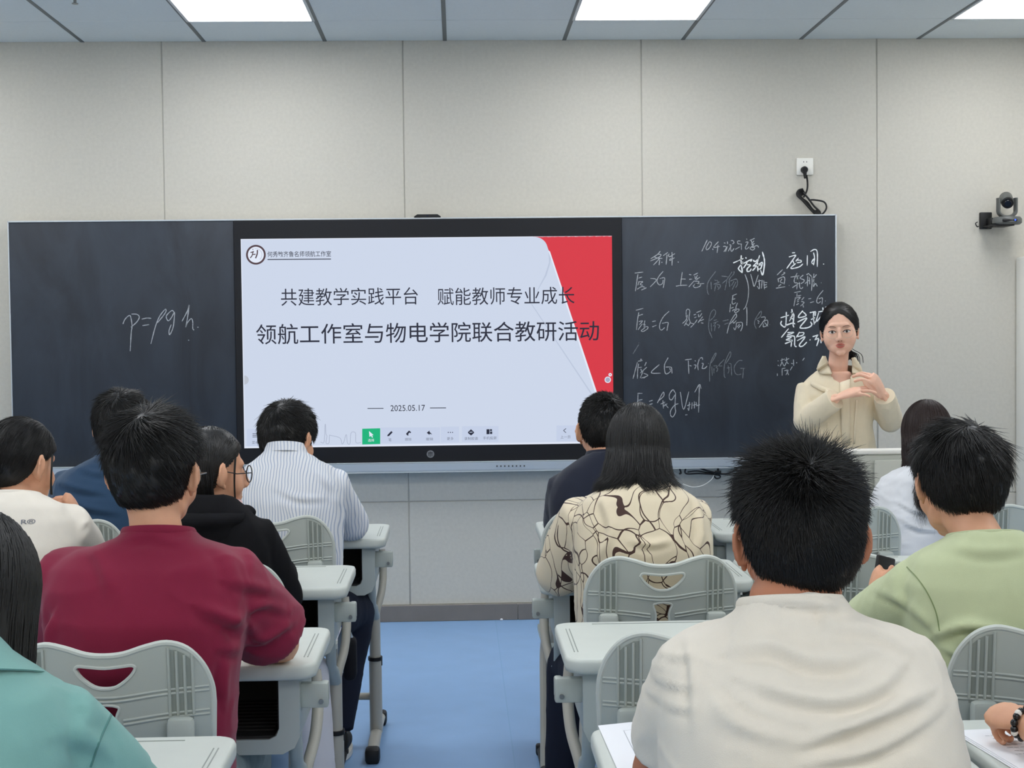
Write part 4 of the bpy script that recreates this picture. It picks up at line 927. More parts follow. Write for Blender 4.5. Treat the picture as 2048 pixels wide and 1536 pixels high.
def person(label, sp):
    rt = thing('person', label, 'person', (sp['x'], sp['y'], 0), sp.get('group'))
    h = sp['head']; rings = sp['rings']; nb = sp.get('nb', (rings[-1][1], rings[-1][2], rings[-1][0]-.02))
    hm, W, R = head_mesh(h, nb, sp.get('female'), sp.get('vox', .0055), sp.get('neck_r', .055))
    mb = MB(); sk = .016
    rg = [ering(z-.022*min(1, max(0, (z-rings[-1][0]+.14)/.08)), x, y, max(.03, a-sk), max(.03, b-sk)) for z, x, y, a, b in rings if z < rings[-1][0]-.03]
    mb.loft(rg+[ering(rings[-1][0]-.02, nb[0], nb[1], .05, .05)])
    ar = sp.get('arm_r', (.048, .040, .034, .025))
    hands = []
    for A_ in sp['arms']:
        s_, e_, w_ = [np.array(q, float) for q in A_['p']]
        inn = s_+(np.array([nb[0], nb[1], s_[2]])-s_)*.35
        inn = inn-np.array([0, 0, .015]); mb.tube([inn, s_-np.array([0, 0, .008]), s_*.5+e_*.5, e_], [ar[0], ar[0], ar[0]*.93, ar[1]], 14, round_ends=True)
        mb.tube([e_, e_*.72+w_*.28, e_*.35+w_*.65, w_], [ar[1], ar[1]*1.02, ar[2]*.9, ar[3]], 14, round_ends=True)
        hb = MB(); hand(hb, w_, A_.get('d', w_-e_), A_.get('n', (0, 0, 1)), A_.get('side', 1), A_.get('curl', (30, 35, 25)), A_.get('spread', 6), A_.get('thumb', (40, 20)), A_.get('hs', .95), A_.get('fan', (0, 0, 0, 0)))
        hands.append(fuse(hb, A_.get('hv', .004), 2))
    lg = sp['legs']
    for L_ in lg:
        hp, kn, an = [np.array(q, float) for q in L_]
        mb.tube([hp, hp*.5+kn*.5, kn], [.068, .06, .046], 14, round_ends=True); mb.tube([kn, kn*.6+an*.4, an], [.046, .044, .032], 14, round_ends=True)
        mb.ell(an+np.array([0, .05*sp.get('face', 1), -.045]), (.035, .09, .03))
    bmesh_ = fuse(mb, .0105, 3)
    body = obj('body', join([bmesh_, hm]+hands, 'body'), sp.get('skin', m_skin), rt)
    # shirt
    zt = rings[-1][0]; mb = MB(); drop = .018 if sp.get('collar', 'ring') == 'ring' else 0; wt = lambda z: min(1, max(0, (z-zt+.07)/.07)); mb.loft([ering(q[0]-drop*wt(q[0]), *q[1:], e=2.5, tilt=-.25*wt(q[0])) for q in rings])
    sr = sp.get('sleeve', (.072, .066, .06)); sl = sp.get('sl', .62)
    for i, A_ in enumerate(sp['arms']):
        s_, e_, w_ = [np.array(q, float) for q in A_['p']]
        inn = s_+(np.array([nb[0], nb[1], s_[2]])-s_)*.45
        r3 = A_.get('sleeve', sr)
        if sl <= 1:
            hem = s_+(e_-s_)*sl
            mb.tube([inn, s_, s_*.5+hem*.5, hem], [r3[0]*.95, r3[0], r3[1], r3[2]], 18, flat=A_.get('flat', 1))
        else:
            f = sl-1; end = e_+(w_-e_)*f
            mb.tube([inn, s_, s_*.5+e_*.5, e_], [r3[0]*.95, r3[0], r3[1], r3[1]*.95], 18, round_ends=False); mb.ell(e_, r3[1]*.97)
            mb.tube([e_, e_*.5+end*.5, end], [r3[1]*.95, (r3[1]+r3[2])/2, r3[2]], 18)
    sm = fuse(mb, sp.get('svox', .008), sp.get('ssm', 7))
    wrinkle(sm, sp.get('folds', ()), sp.get('plane', sp['y']), sp.get('wamp', .004), sp.get('wscale', 9), sp.get('wst', (1, 1, .5)), sp.get('seed', 1))
    shirt = obj(sp.get('top_name', 't_shirt'), sm, sp['top'], rt)
    z, x, y, a, b = rings[-1]
    if sp.get('collar', 'ring') == 'ring':
        mb = MB(); mb.tube([(q[0], q[1], q[2]+sp.get('ctilt', -.12)*0+sp.get('cslope', -.25)*(q[1]-y)) for q in ering(z-.009-drop, x, y, a+.0005, b+.0005, 26, 2.2)], .0058, 10, closed=True, flat=1.9, up=(0, 0, 1)); obj('neckband', mb, sp['top'], shirt)
    # trousers + shoes
    mb = MB(); mb.ell((rings[0][1], rings[0][2], rings[0][0]+.06), (rings[0][3]*.94, rings[0][4]*.94, .10))
    lr = sp.get('leg_r', (.088, .078, .066, .058, .052))
    for L_ in lg:
        hp, kn, an = [np.array(q, float) for q in L_]
        mb.tube([hp, hp*.5+kn*.5, kn], [lr[0], lr[1], lr[2]], 16, round_ends=True); mb.tube([kn, kn*.5+an*.5, an], [lr[2], lr[3], lr[4]], 16)
    tm_ = fuse(mb, .011, 5); wrinkle(tm_, amp=.004, scale=8, seed=3); obj('trousers', tm_, sp['pants'], rt)
    fc = sp.get('face', 1)
    for L_ in lg:
        an = np.array(L_[2], float); mb = MB()
        mb.ell(an+np.array([0, .01*fc, -.045]), (.042, .06, .05)); mb.ell(an+np.array([0, .09*fc, -.058]), (.045, .095, .036))
        sm_ = fuse(mb, .007, 3); shoe = obj('shoe', sm_, sp.get('shoe', m_black), rt)
        mb = MB(); pl = [(an[0]+.047*sin(t)*(1+.0*cos(t)), an[1]+fc*(.055+.128*cos(t))) for t in np.linspace(0, 2*pi, 24, endpoint=False)]
        mb.loft([[(x, y, .004) for x, y in pl], [(x, y, .022) for x, y in pl]]); obj('sole', mb, m_white, shoe)
    if 'hair' in sp:
        hh = hair_mesh(h, sp['hair']); obj('hair', hh, sp.get('hairm', m_hair), rt)
    return rt, W, R, shirt
def cloth(name, c, **k): return mat(name, c, k.pop('rough', .85), k.pop('spec', .15), bump=k.pop('bump', .35), bscale=k.pop('bscale', 900), sheen=k.pop('sheen', .15), var=k.pop('var', .015), vscale=40, **k)
def glasses(W, R, rt, col, lw=.024, lh=.020, r=.0013, z=-.004, y=.098, rnd=False, name='glasses'):
    mb = MB()
    for q in (-1, 1):
        e = 2 if rnd else 2.8
        P = [(q*.033+lw*math.copysign(abs(cos(t))**(2/e), cos(t)), y-.006*abs(cos(t)+q)/2, z+lh*math.copysign(abs(sin(t))**(2/e), sin(t))) for t in np.linspace(0, 2*pi, 28, endpoint=False)]
        mb.tube([W(p) for p in P], r, 6, closed=True)
        mb.tube([W(p) for p in [(q*(.033+lw), y-.006, z+.006), (q*.074, y-.015, z+.006), (q*.080, y-.06, z+.004), (q*.081, -.004, z+.012), (q*.080, -.022, z-.006)]], r, 6)
    mb.tube([W(p) for p in [(-.033+lw, y-.002, z+.003), (0, y+.004, z+.006), (.033-lw, y-.002, z+.003)]], r, 6)
    return obj(name, mb, col, rt)
def legs(x, y, k=(.13, .13), dy=(.42, .42), ax=(0, 0), ay=(.36, .36)):
    return [[(x-.085, y+.04, .51), (x-k[0], y+dy[0], .52), (x-k[0]+ax[0], y+ay[0], .09)], [(x+.085, y+.04, .51), (x+k[1], y+dy[1], .52), (x+k[1]+ax[1], y+ay[1], .09)]]
jeans = mat('denim_light', (128, 142, 146), .85, .2, bump=.5, bscale=500, var=.12, vscale=30)
navy_tr = mat('navy_trousers', (26, 31, 46), .8, .2, bump=.3, bscale=600)
black_tr = mat('black_trousers', (22, 23, 30), .8, .2, bump=.3, bscale=600)
white_tr = mat('white_trousers', (216, 214, 220), .8, .2, bump=.3, bscale=600)
HN, HF = 1.0, 1.0

# --- man in the cream T-shirt, fourth row
m = cloth('cream_cotton', (222, 214, 200))
rt, W, R, sh = person('man with spiky black hair and tanned arms in a cream T-shirt, last row', dict(
    x=.51, y=-5.53, head=dict(c=(.527, -5.40, 1.160), r=(0, -6, 0), s=1.02, ear=(.081, 30, 1)), vox=.0045, neck_r=.060, nb=(.503, -5.445, 1.075), skin=m_skin_dk,
    rings=[(.44, .52, -5.53, .18, .125), (.60, .52, -5.53, .195, .13), (.75, .52, -5.52, .205, .135), (.88, .52, -5.50, .207, .135), (.96, .515, -5.485, .200, .127), (1.0, .512, -5.47, .192, .115), (1.025, .510, -5.462, .180, .100), (1.043, .508, -5.456, .158, .088), (1.056, .506, -5.453, .128, .080), (1.068, .505, -5.450, .098, .074), (1.082, .503, -5.448, .077, .068), (1.102, .503, -5.447, .069, .064)],
    arms=[dict(p=[(.362, -5.46, .968), (.332, -5.34, .80), (.43, -5.10, .79)], side=-1), dict(p=[(.662, -5.46, .965), (.715, -5.33, .81), (.58, -5.10, .79)])],
    arm_r=(.052, .044, .036, .026), sleeve=(.070, .064, .060), sl=.62, legs=legs(.52, -5.5), top=m, pants=navy_tr, svox=.0065, ssm=6, wamp=.006, wscale=7, wst=(.7, 1, 1.5), plane=-5.62, seed=2,
    folds=[([(1480, 1335), (1560, 1322), (1630, 1345), (1700, 1352), (1770, 1335)], .012, .0075), ([(1498, 1381), (1580, 1408), (1680, 1420), (1770, 1400), (1830, 1365)], .013, .0075), ([(1590, 1238), (1660, 1246), (1735, 1258)], .009, .005), ([(1610, 1495), (1731, 1455), (1880, 1410)], .012, .008),
           ([(1690, 1232), (1682, 1262), (1676, 1290)], .009, .004), ([(1530, 1262), (1500, 1290), (1470, 1340)], .011, .004), ([(1600, 1470), (1500, 1450), (1440, 1400)], .013, .005), ([(1620, 1530), (1740, 1510), (1890, 1450)], .012, .006), ([(1700, 1290), (1790, 1300), (1850, 1330)], .01, .005),
           ([(1318, 1352), (1360, 1362), (1400, 1352)], .007, .004), ([(1306, 1395), (1350, 1412), (1400, 1405)], .007, .0045), ([(1302, 1432), (1350, 1452), (1400, 1445)], .007, .0035), ([(1395, 1290), (1400, 1380), (1395, 1470)], .008, .004)],
    hair=dict(style='short', n=21000, K=5, T=(.010, .008), corner=.010, stand=(.62, .22), L=(.030, .016), mess=.22, lock=8, lockamp=.45, swirl=.35, whorl=(.03, -.55, .83), bend=(0, 0, -.1), bk=.3, r=.00075, seed=5, back=.004, clump=.004,
              zh=[[-1, -.072], [-.75, -.070], [-.45, -.052], [-.2, -.012], [-.05, .002], [.2, .018], [.45, .030], [.62, .05], [.85, .072], [1, .076]])))

# --- man in the maroon T-shirt, third row
m = cloth('maroon_cotton', (130, 33, 60))
rt, W, R, sh = person('man with thick black hair and thin glasses in a maroon T-shirt, elbow on the desk', dict(
    x=-.585, y=-4.56, head=dict(c=(-.572, -4.46, 1.178), r=(-14, -4, 0), s=1.0), vox=.005, neck_r=.052, nb=(-.563, -4.50, 1.06),
    rings=[(.44, -.60, -4.54, .18, .115), (.65, -.60, -4.54, .19, .12), (.80, -.59, -4.53, .195, .125), (.90, -.582, -4.52, .20, .128), (.96, -.582, -4.505, .208, .118), (1.0, -.578, -4.50, .196, .104), (1.020, -.573, -4.495, .175, .092), (1.036, -.569, -4.492, .145, .084), (1.048, -.566, -4.49, .115, .078), (1.060, -.564, -4.488, .088, .070), (1.074, -.563, -4.487, .073, .065), (1.088, -.562, -4.487, .069, .063)],
    arms=[dict(p=[(-.738, -4.49, .960), (-.80, -4.35, .80), (-.66, -4.15, .79)], side=-1), dict(p=[(-.425, -4.48, .952), (-.335, -4.34, .80), (-.47, -4.13, .79)], sleeve=(.082, .083, .083))],
    arm_r=(.048, .042, .034, .025), sleeve=(.082, .078, .075), sl=.80, legs=legs(-.60, -4.5, (.10, .14)), top=m, pants=jeans, svox=.007, ssm=6, wamp=.006, wscale=6, wst=(.8, 1, 1.2), plane=-4.64, seed=7,
    folds=[([(394, 1225), (455, 1262), (490, 1310)], .016, .009), ([(455, 1262), (505, 1240), (548, 1262)], .014, .007), ([(440, 1312), (485, 1330), (530, 1320)], .013, .007), ([(445, 1180), (500, 1205), (548, 1235)], .014, .006), ([(465, 1311), (520, 1312), (566, 1290)], .013, .006),
           ([(98, 1235), (82, 1270), (76, 1310)], .012, .007), ([(240, 1095), (280, 1088), (330, 1100)], .012, .004), ([(140, 1110), (180, 1140), (210, 1200)], .018, .004), ([(390, 1090), (430, 1130), (450, 1190)], .018, .004), ([(440, 1330), (436, 1380), (440, 1420)], .012, .006)],
    hair=dict(style='short', n=15000, K=6, T=(.022, .008), tuck=.5, stand=(.22, .08), L=(.052, .028), mess=.10, lock=6, lockamp=.55, swirl=.7, whorl=(.0, -.45, .88), bend=(0, 0, -.5), bk=.5, r=.001, seed=9, back=.008, clump=.008,
              zh=[[-1, -.056], [-.75, -.056], [-.45, -.046], [-.2, -.002], [-.05, .010], [.2, .018], [.45, .030], [.62, .05], [.85, .072], [1, .076]])))
glasses(W, R, rt, m_bolt)

# --- woman in the black jacket with glasses
m = cloth('black_jacket', (18, 18, 21), bump=.5, sheen=0)
rt, W, R, sh = person('woman in a black hooded jacket and round black glasses, turned toward the display', dict(
    x=-.62, y=-3.6, female=True, head=dict(c=(-.612, -3.53, 1.097), r=(-58, -3, 0), s=.97), neck_r=.045, nb=(-.63, -3.58, .98), skin=m_skin,
    rings=[(.44, -.62, -3.6, .165, .11), (.65, -.62, -3.6, .165, .11), (.80, -.62, -3.6, .17, .115), (.90, -.62, -3.59, .17, .115), (.96, -.62, -3.585, .155, .108), (1.0, -.622, -3.58, .115, .095), (1.03, -.625, -3.575, .082, .078)],
    arms=[dict(p=[(-.755, -3.57, .93), (-.80, -3.45, .78), (-.66, -3.22, .79)], side=-1), dict(p=[(-.495, -3.57, .925), (-.435, -3.50, .76), (-.475, -3.27, .79)], d=(-.2, 1, .0))],
    sleeve=(.062, .058, .048), sl=1.9, legs=[[(-.70, -3.56, .51), (-.73, -3.18, .52), (-.73, -3.2, .09)], [(-.54, -3.56, .51), (-.40, -3.27, .52), (-.36, -3.33, .09)]], top=m, top_name='jacket', pants=white_tr, collar=None, wamp=.006, wscale=8, seed=4, svox=.009,
    hair=dict(style='long', n=4200, K=8, T=(.012, .010), zend=-.13, lim=1.35, backoff=-.02, zj=.012, r=.0011, seed=3, wave=.001, taper=.25, skirt=[(-.02, .066, -.10, -.0), (-.07, .062, -.088, -.01), (-.12, .052, -.075, -.015)],
              zh=[[-1, -.072], [-.4, -.06], [-.15, -.03], [0, .01], [.3, .03], [.6, .055], [1, .08]])))
glasses(W, R, rt, m_black, rnd=True, lw=.025, lh=.023, r=.0015)
mb = MB()                                   # hood lying on the back
mb.tube(cr([(-.73, -3.56, .985), (-.70, -3.66, .985), (-.62, -3.70, .985), (-.54, -3.66, .985), (-.52, -3.56, .99)], 5), .028, 12, flat=.8, round_ends=True); mb.ell((-.62, -3.685, .955), (.085, .022, .05))
hm_ = fuse(mb, .008, 5); wrinkle(hm_, amp=.004, scale=10); obj('hood', hm_, m, sh)
mb = MB(); mb.tube([(q[0], q[1], q[2]) for q in ering(1.012, -.60, -3.565, .064, .06, 22, 2)], .009, 8, closed=True, flat=1.4, up=(0, 0, 1)); obj('inner_collar', mb, cloth('pink_collar', (226, 190, 190)), sh)
mb = MB()
for k in range(9): mb.tube([W(p) for p in cr([(.066, .036+k*.0006, .05), (.077, .030+k*.0005, .0), (.074, .034+k*.0004, -.05), (.070-k*.0004, .040+k*.0012, -.10-.003*k)], 4)], .0008, 4)
obj('hair', mb, m_hair, rt)

# --- man in the striped white shirt
def stripes(name, base, line, freq, width=.32):
    mm = cloth(name, base); nt = mm.node_tree; b = nt.nodes['Principled BSDF']; L = nt.links
    tc = nt.nodes.new('ShaderNodeTexCoord'); sp_ = nt.nodes.new('ShaderNodeSeparateXYZ'); L.new(tc.outputs['Object'], sp_.inputs[0])
    nz = nt.nodes.new('ShaderNodeTexNoise'); nz.inputs['Scale'].default_value = 7; L.new(tc.outputs['Object'], nz.inputs['Vector'])
    ad = nt.nodes.new('ShaderNodeMath'); ad.operation = 'MULTIPLY_ADD'; L.new(nz.outputs['Fac'], ad.inputs[0]); ad.inputs[1].default_value = .035; L.new(sp_.outputs[0], ad.inputs[2])
    m1 = nt.nodes.new('ShaderNodeMath'); m1.operation = 'MULTIPLY'; m1.inputs[1].default_value = freq; L.new(ad.outputs[0], m1.inputs[0])
    m2 = nt.nodes.new('ShaderNodeMath'); m2.operation = 'FRACT'; L.new(m1.outputs[0], m2.inputs[0])
    r = nt.nodes.new('ShaderNodeValToRGB'); e = r.color_ramp.elements; e[0].position = 0; e[0].color = lin(line); e[1].position = 1; e[1].color = lin(line)
    for p_, c_ in ((width*.7, line), (width, base), (.95, base)): q = r.color_ramp.elements.new(p_); q.color = lin(c_)
    L.new(m2.outputs[0], r.inputs[0]); L.new(r.outputs[0], b.inputs['Base Color']); return mm
m = stripes('striped_cotton', (228, 229, 232), (172, 183, 202), 105)
rt, W, R, sh = person('man with short black hair in a white shirt with fine blue stripes, first row', dict(
    x=-.51, y=-2.62, head=dict(c=(-.525, -2.50, 1.108), r=(-34, -12, 0), s=.98), nb=(-.525, -2.60, 1.02),
    rings=[(.44, -.52, -2.62, .17, .115), (.65, -.52, -2.62, .175, .12), (.80, -.52, -2.615, .18, .125), (.92, -.52, -2.60, .185, .125), (.98, -.52, -2.59, .175, .115), (1.02, -.522, -2.585, .145, .10), (1.045, -.525, -2.58, .105, .085), (1.07, -.528, -2.575, .07, .066), (1.09, -.53, -2.572, .058, .056)],
    arms=[dict(p=[(-.665, -2.58, .955), (-.71, -2.45, .80), (-.60, -2.22, .79)], side=-1), dict(p=[(-.375, -2.57, .955), (-.325, -2.45, .815), (-.47, -2.24, .79)], sleeve=(.066, .062, .05))],
    sleeve=(.062, .058, .048), sl=1.8, legs=[[(-.60, -2.58, .51), (-.63, -2.2, .52), (-.63, -2.25, .09)], [(-.43, -2.58, .51), (-.325, -2.30, .50), (-.385, -2.42, .10)]], top=m, top_name='shirt', pants=navy_tr, svox=.008, wamp=.006, wscale=8, seed=6, leg_r=(.088, .084, .07, .062, .055),
    folds=[([(640, 960), (660, 985), (668, 1020)], .014, .008), ([(560, 985), (600, 1000), (650, 1000)], .014, .004)], plane=-2.7, collar=None,
    hair=dict(style='short', n=7500, K=5, T=(.018, .014), stand=(.18, .12), L=(.040, .024), mess=.08, lock=6, lockamp=.5, swirl=.5, bend=(0, 0, -.4), r=.0013, seed=12, clump=.005, back=.004,
              zh=[[-1, -.066], [-.75, -.062], [-.45, -.045], [-.2, -.01], [-.05, .004], [.2, .0], [.35, -.01], [.45, .030], [.62, .05], [.85, .072], [1, .076]])))
mb = MB(); mb.loft([[(q[0], q[1], q[2]-.25*(q[1]+2.57)) for q in ering(1.065, -.528, -2.575, .074, .07, 26, 2)], [(q[0], q[1], q[2]-.25*(q[1]+2.57)) for q in ering(1.098, -.53, -2.57, .062, .060, 26, 2)], [(q[0], q[1], q[2]-.25*(q[1]+2.57)) for q in ering(1.096, -.53, -2.57, .057, .055, 26, 2)]], cap=False); obj('collar', mb, m, sh)

# --- man in the dark blue shirt, first row far side
m = cloth('dark_blue_cotton', (48, 72, 98))
person('man in a dark blue shirt, his head half hidden by the maroon T-shirt man', dict(
    x=-1.09, y=-2.63, head=dict(c=(-1.075, -2.50, 1.150), r=(-12, -5, 0), s=1.02), nb=(-1.08, -2.60, 1.03),
    rings=[(.44, -1.09, -2.63, .175, .115), (.65, -1.09, -2.63, .185, .12), (.80, -1.09, -2.625, .192, .128), (.93, -1.09, -2.61, .196, .128), (.99, -1.09, -2.60, .185, .115), (1.03, -1.088, -2.59, .15, .10), (1.055, -1.085, -2.585, .105, .085), (1.08, -1.082, -2.58, .068, .065)],
    arms=[dict(p=[(-1.245, -2.58, .965), (-1.29, -2.45, .80), (-1.17, -2.22, .79)], side=-1), dict(p=[(-.935, -2.58, .965), (-.88, -2.45, .80), (-1.0, -2.22, .79)])],
    sleeve=(.064, .06, .056), sl=.7, legs=legs(-1.09, -2.6), top=m, top_name='shirt', pants=black_tr, svox=.009, plane=-2.74, seed=9, wamp=.005,
    folds=[([(112, 975), (160, 985), (200, 990)], .014, .008), ([(120, 1000), (170, 1020), (230, 1030)], .014, .007), ([(150, 945), (190, 955), (230, 950)], .012, .005)],
    hair=dict(style='short', n=6500, K=6, T=(.018, .013), stand=(.15, .12), L=(.045, .026), mess=.08, lock=6, lockamp=.5, swirl=.5, bend=(0, 0, -.4), r=.0014, seed=15, clump=.006)))

# --- woman in the cream T-shirt, hand on chin
m = cloth('ivory_cotton', (226, 219, 206))
rt, W, R, sh = person('woman with tied-back dark hair in a cream printed T-shirt, hand on her chin', dict(
    x=-1.13, y=-3.62, female=True, head=dict(c=(-1.120, -3.50, 1.122), r=(-37, -10, 0), s=.98), neck_r=.046, nb=(-1.12, -3.58, 1.0),
    rings=[(.44, -1.14, -3.62, .165, .11), (.65, -1.14, -3.62, .17, .115), (.80, -1.135, -3.61, .175, .12), (.92, -1.13, -3.60, .18, .12), (.985, -1.125, -3.59, .165, .108), (1.025, -1.12, -3.585, .13, .095), (1.052, -1.12, -3.58, .09, .078), (1.07, -1.12, -3.577, .066, .063)],
    arms=[dict(p=[(-1.27, -3.56, .95), (-1.31, -3.42, .80), (-1.15, -3.24, .79)], side=-1), dict(p=[(-.985, -3.56, .955), (-.985, -3.30, .80), (-1.012, -3.335, .955)], d=(-.30, -.75, .8), n=(.8, -.2, .4), side=1, hs=.85, curl=(70, 60, 40), sleeve=(.068, .066, .064))],
    sleeve=(.062, .06, .058), sl=.66, legs=legs(-1.13, -3.6), top=m, pants=navy_tr, svox=.008, plane=-3.74, seed=12, wamp=.004,
    folds=[([(40, 990), (60, 985), (85, 1000)], .014, .005), ([(140, 1040), (155, 1060), (160, 1085)], .012, .006), ([(135, 1075), (150, 1060), (172, 1050)], .010, .004)],
    hair=dict(style='short', n=7000, K=7, T=(.014, .012), stand=(.03, .02), L=(.08, .06), mess=.02, lock=5, lockamp=.25, swirl=.1, whorl=(0, .75, .66), bend=(0, -.3, -.7), bk=.6, r=.0012, seed=16, clump=.003,
              zh=[[-1, -.075], [-.5, -.06], [-.2, -.02], [0, .015], [.3, .025], [.6, .045], [1, .075]])))
mb = MB()
for k in range(9): mb.tube([W(p) for p in cr([(.066, .040+k*.0008, .04), (.077, .036+k*.0006, -.005), (.074, .042+k*.0006, -.045), (.072-k*.0006, .048+k*.0014, -.075)], 4)], .0008, 4)
mb.ell(W((0, -.118, -.03)), .038)
obj('hair', mb, m_hair, rt)
# print on the shirt back
v, f = text_mesh('R®', 1, .01); x0, x1 = v[:, 0].min(), v[:, 0].max()
a = atY(36, 1051, -3.72); bvh = BVHTree.FromPolygons([Vector(p)+Vector(sh['org']) for p in co(sh.data)], [tuple(q.vertices) for q in sh.data.polygons])
V = []
for p in v:
    q = Vector((a[0]+(p[0]-x0)/(x1-x0)*.034, -4.4, a[2]+p[1]*.016)); hit = bvh.ray_cast(q, Vector((0, 1, 0)))
    V.append((q.x, (hit[0].y if hit[0] else -3.72)-.0012, q.z))
obj('shirt_print', MB().add(V, f), m_ink, sh, smooth=False)

# --- woman in the teal shirt, lower left
m = cloth('teal_cotton', (124, 170, 163))
rt, W, R, sh = person('woman with long dark hair in a teal shirt, cut by the frame edge', dict(
    x=-.66, y=-5.55, female=True, head=dict(noear=1, c=(-.632, -5.40, 1.095), r=(-8, -14, 0), s=.98), neck_r=.046, nb=(-.64, -5.5, 1.0),
    rings=[(.44, -.67, -5.55, .175, .12), (.65, -.67, -5.55, .185, .125), (.78, -.67, -5.55, .195, .132), (.88, -.665, -5.54, .20, .135), (.95, -.66, -5.525, .195, .125), (.99, -.655, -5.515, .17, .11), (1.02, -.65, -5.505, .125, .092), (1.045, -.645, -5.50, .085, .076)],
    arms=[dict(p=[(-.82, -5.49, .92), (-.86, -5.35, .78), (-.74, -5.12, .79)], side=-1), dict(p=[(-.50, -5.49, .925), (-.445, -5.38, .79), (-.53, -5.13, .79)], sleeve=(.070, .074, .06))],
    sleeve=(.070, .07, .05), sl=1.85, legs=legs(-.66, -5.5), top=m, top_name='shirt', pants=navy_tr, svox=.0075, plane=-5.66, seed=14, wamp=.005, collar=None,
    folds=[([(120, 1490), (160, 1520), (190, 1560)], .016, .010), ([(80, 1500), (110, 1540), (140, 1580)], .016, .008), ([(230, 1405), (260, 1440), (262, 1470)], .012, .010), ([(205, 1470), (250, 1490), (300, 1500)], .012, .007), ([(140, 1350), (160, 1345), (190, 1352)], .014, .006)],
    hair=dict(style='long', n=5200, K=10, T=(.014, .014), zend=-.20, lim=2.25, zj=.02, zlock=.02, r=.0011, seed=21, wave=.003, flare=.05, backoff=.01, taper=.1, skirt=[(.0, .078, -.10, .0), (-.06, .08, -.11, .02), (-.12, .075, -.115, .02), (-.17, .05, -.11, .0)])))
mb = MB(); cx_, cy_ = -.645, -5.50
mb.loft([[(q[0], q[1], q[2]-.28*(q[1]-cy_)) for q in ering(z_, cx_, cy_, a_, b_, 28, 2.1)] for z_, a_, b_ in ((1.012, .128, .11), (1.014, .131, .113), (1.045, .088, .082), (1.065, .072, .072), (1.063, .066, .066), (1.04, .08, .075))], cap=False); obj('collar', mb, m, sh)
def seam(px, Y, sh, mtl, r=.0018):
    bv = BVHTree.FromPolygons([Vector(p)+Vector(sh['org']) for p in co(sh.data)], [tuple(q.vertices) for q in sh.data.polygons])
    P = []
    for x, y in cr([np.array(q, float) for q in px], 8):
        a = atY(x, y, Y); d = Vector(a-CAM).normalized(); hit = bv.ray_cast(Vector(CAM), d)
        if hit[0]: P.append(tuple(hit[0]))
    if len(P) > 2: obj('seam', MB().tube(P, r, 5), mtl, sh)
seam([(238, 1384), (232, 1405), (220, 1434), (200, 1480), (181, 1534)], -5.6, sh, cloth('teal_seam', (84, 130, 124)))

# --- man in dark navy polo, first row middle
m = cloth('navy_polo', (36, 40, 54))
rt, W, R, sh = person('man with cropped hair in a dark navy polo shirt, seated before the floral shirt woman', dict(
    x=.53, y=-2.63, head=dict(c=(.535, -2.50, 1.122), r=(6, -6, 0), s=1.0), nb=(.535, -2.6, 1.0),
    rings=[(.44, .53, -2.63, .175, .115), (.65, .53, -2.63, .18, .12), (.80, .53, -2.62, .188, .125), (.91, .53, -2.61, .19, .125), (.96, .53, -2.60, .178, .115), (1.0, .53, -2.59, .145, .10), (1.025, .533, -2.585, .105, .085), (1.05, .535, -2.58, .068, .065)],
    arms=[dict(p=[(.385, -2.58, .93), (.385, -2.47, .81), (.50, -2.24, .79)], side=-1), dict(p=[(.69, -2.58, .93), (.72, -2.46, .80), (.60, -2.22, .79)])],
    sleeve=(.062, .058, .052), sl=1.5, legs=legs(.53, -2.6), top=m, top_name='polo_shirt', pants=black_tr, svox=.009, seed=17, wamp=.004, collar=None,
    hair=dict(style='short', n=7000, K=4, T=(.012, .010), stand=(.4, .3), L=(.018, .012), mess=.1, lock=9, lockamp=.3, whorl=(.3, -.5, .8), bend=(0, 0, -.2), r=.0012, seed=22)))
mb = MB(); mb.loft([[(q[0], q[1], q[2]-.2*(q[1]+2.58)) for q in ering(z_, .535, -2.58, a_, a_*.95, 26, 2)] for z_, a_ in ((1.025, .082), (1.06, .066), (1.058, .06))], cap=False); obj('collar', mb, m, sh)
mb = MB(); mb.tube([(q[0], q[1], q[2]-.2*(q[1]+2.58)) for q in ering(1.032, .535, -2.58, .0805, .077, 26, 2)], .0016, 5, closed=True); obj('piping', mb, m_silver, sh)

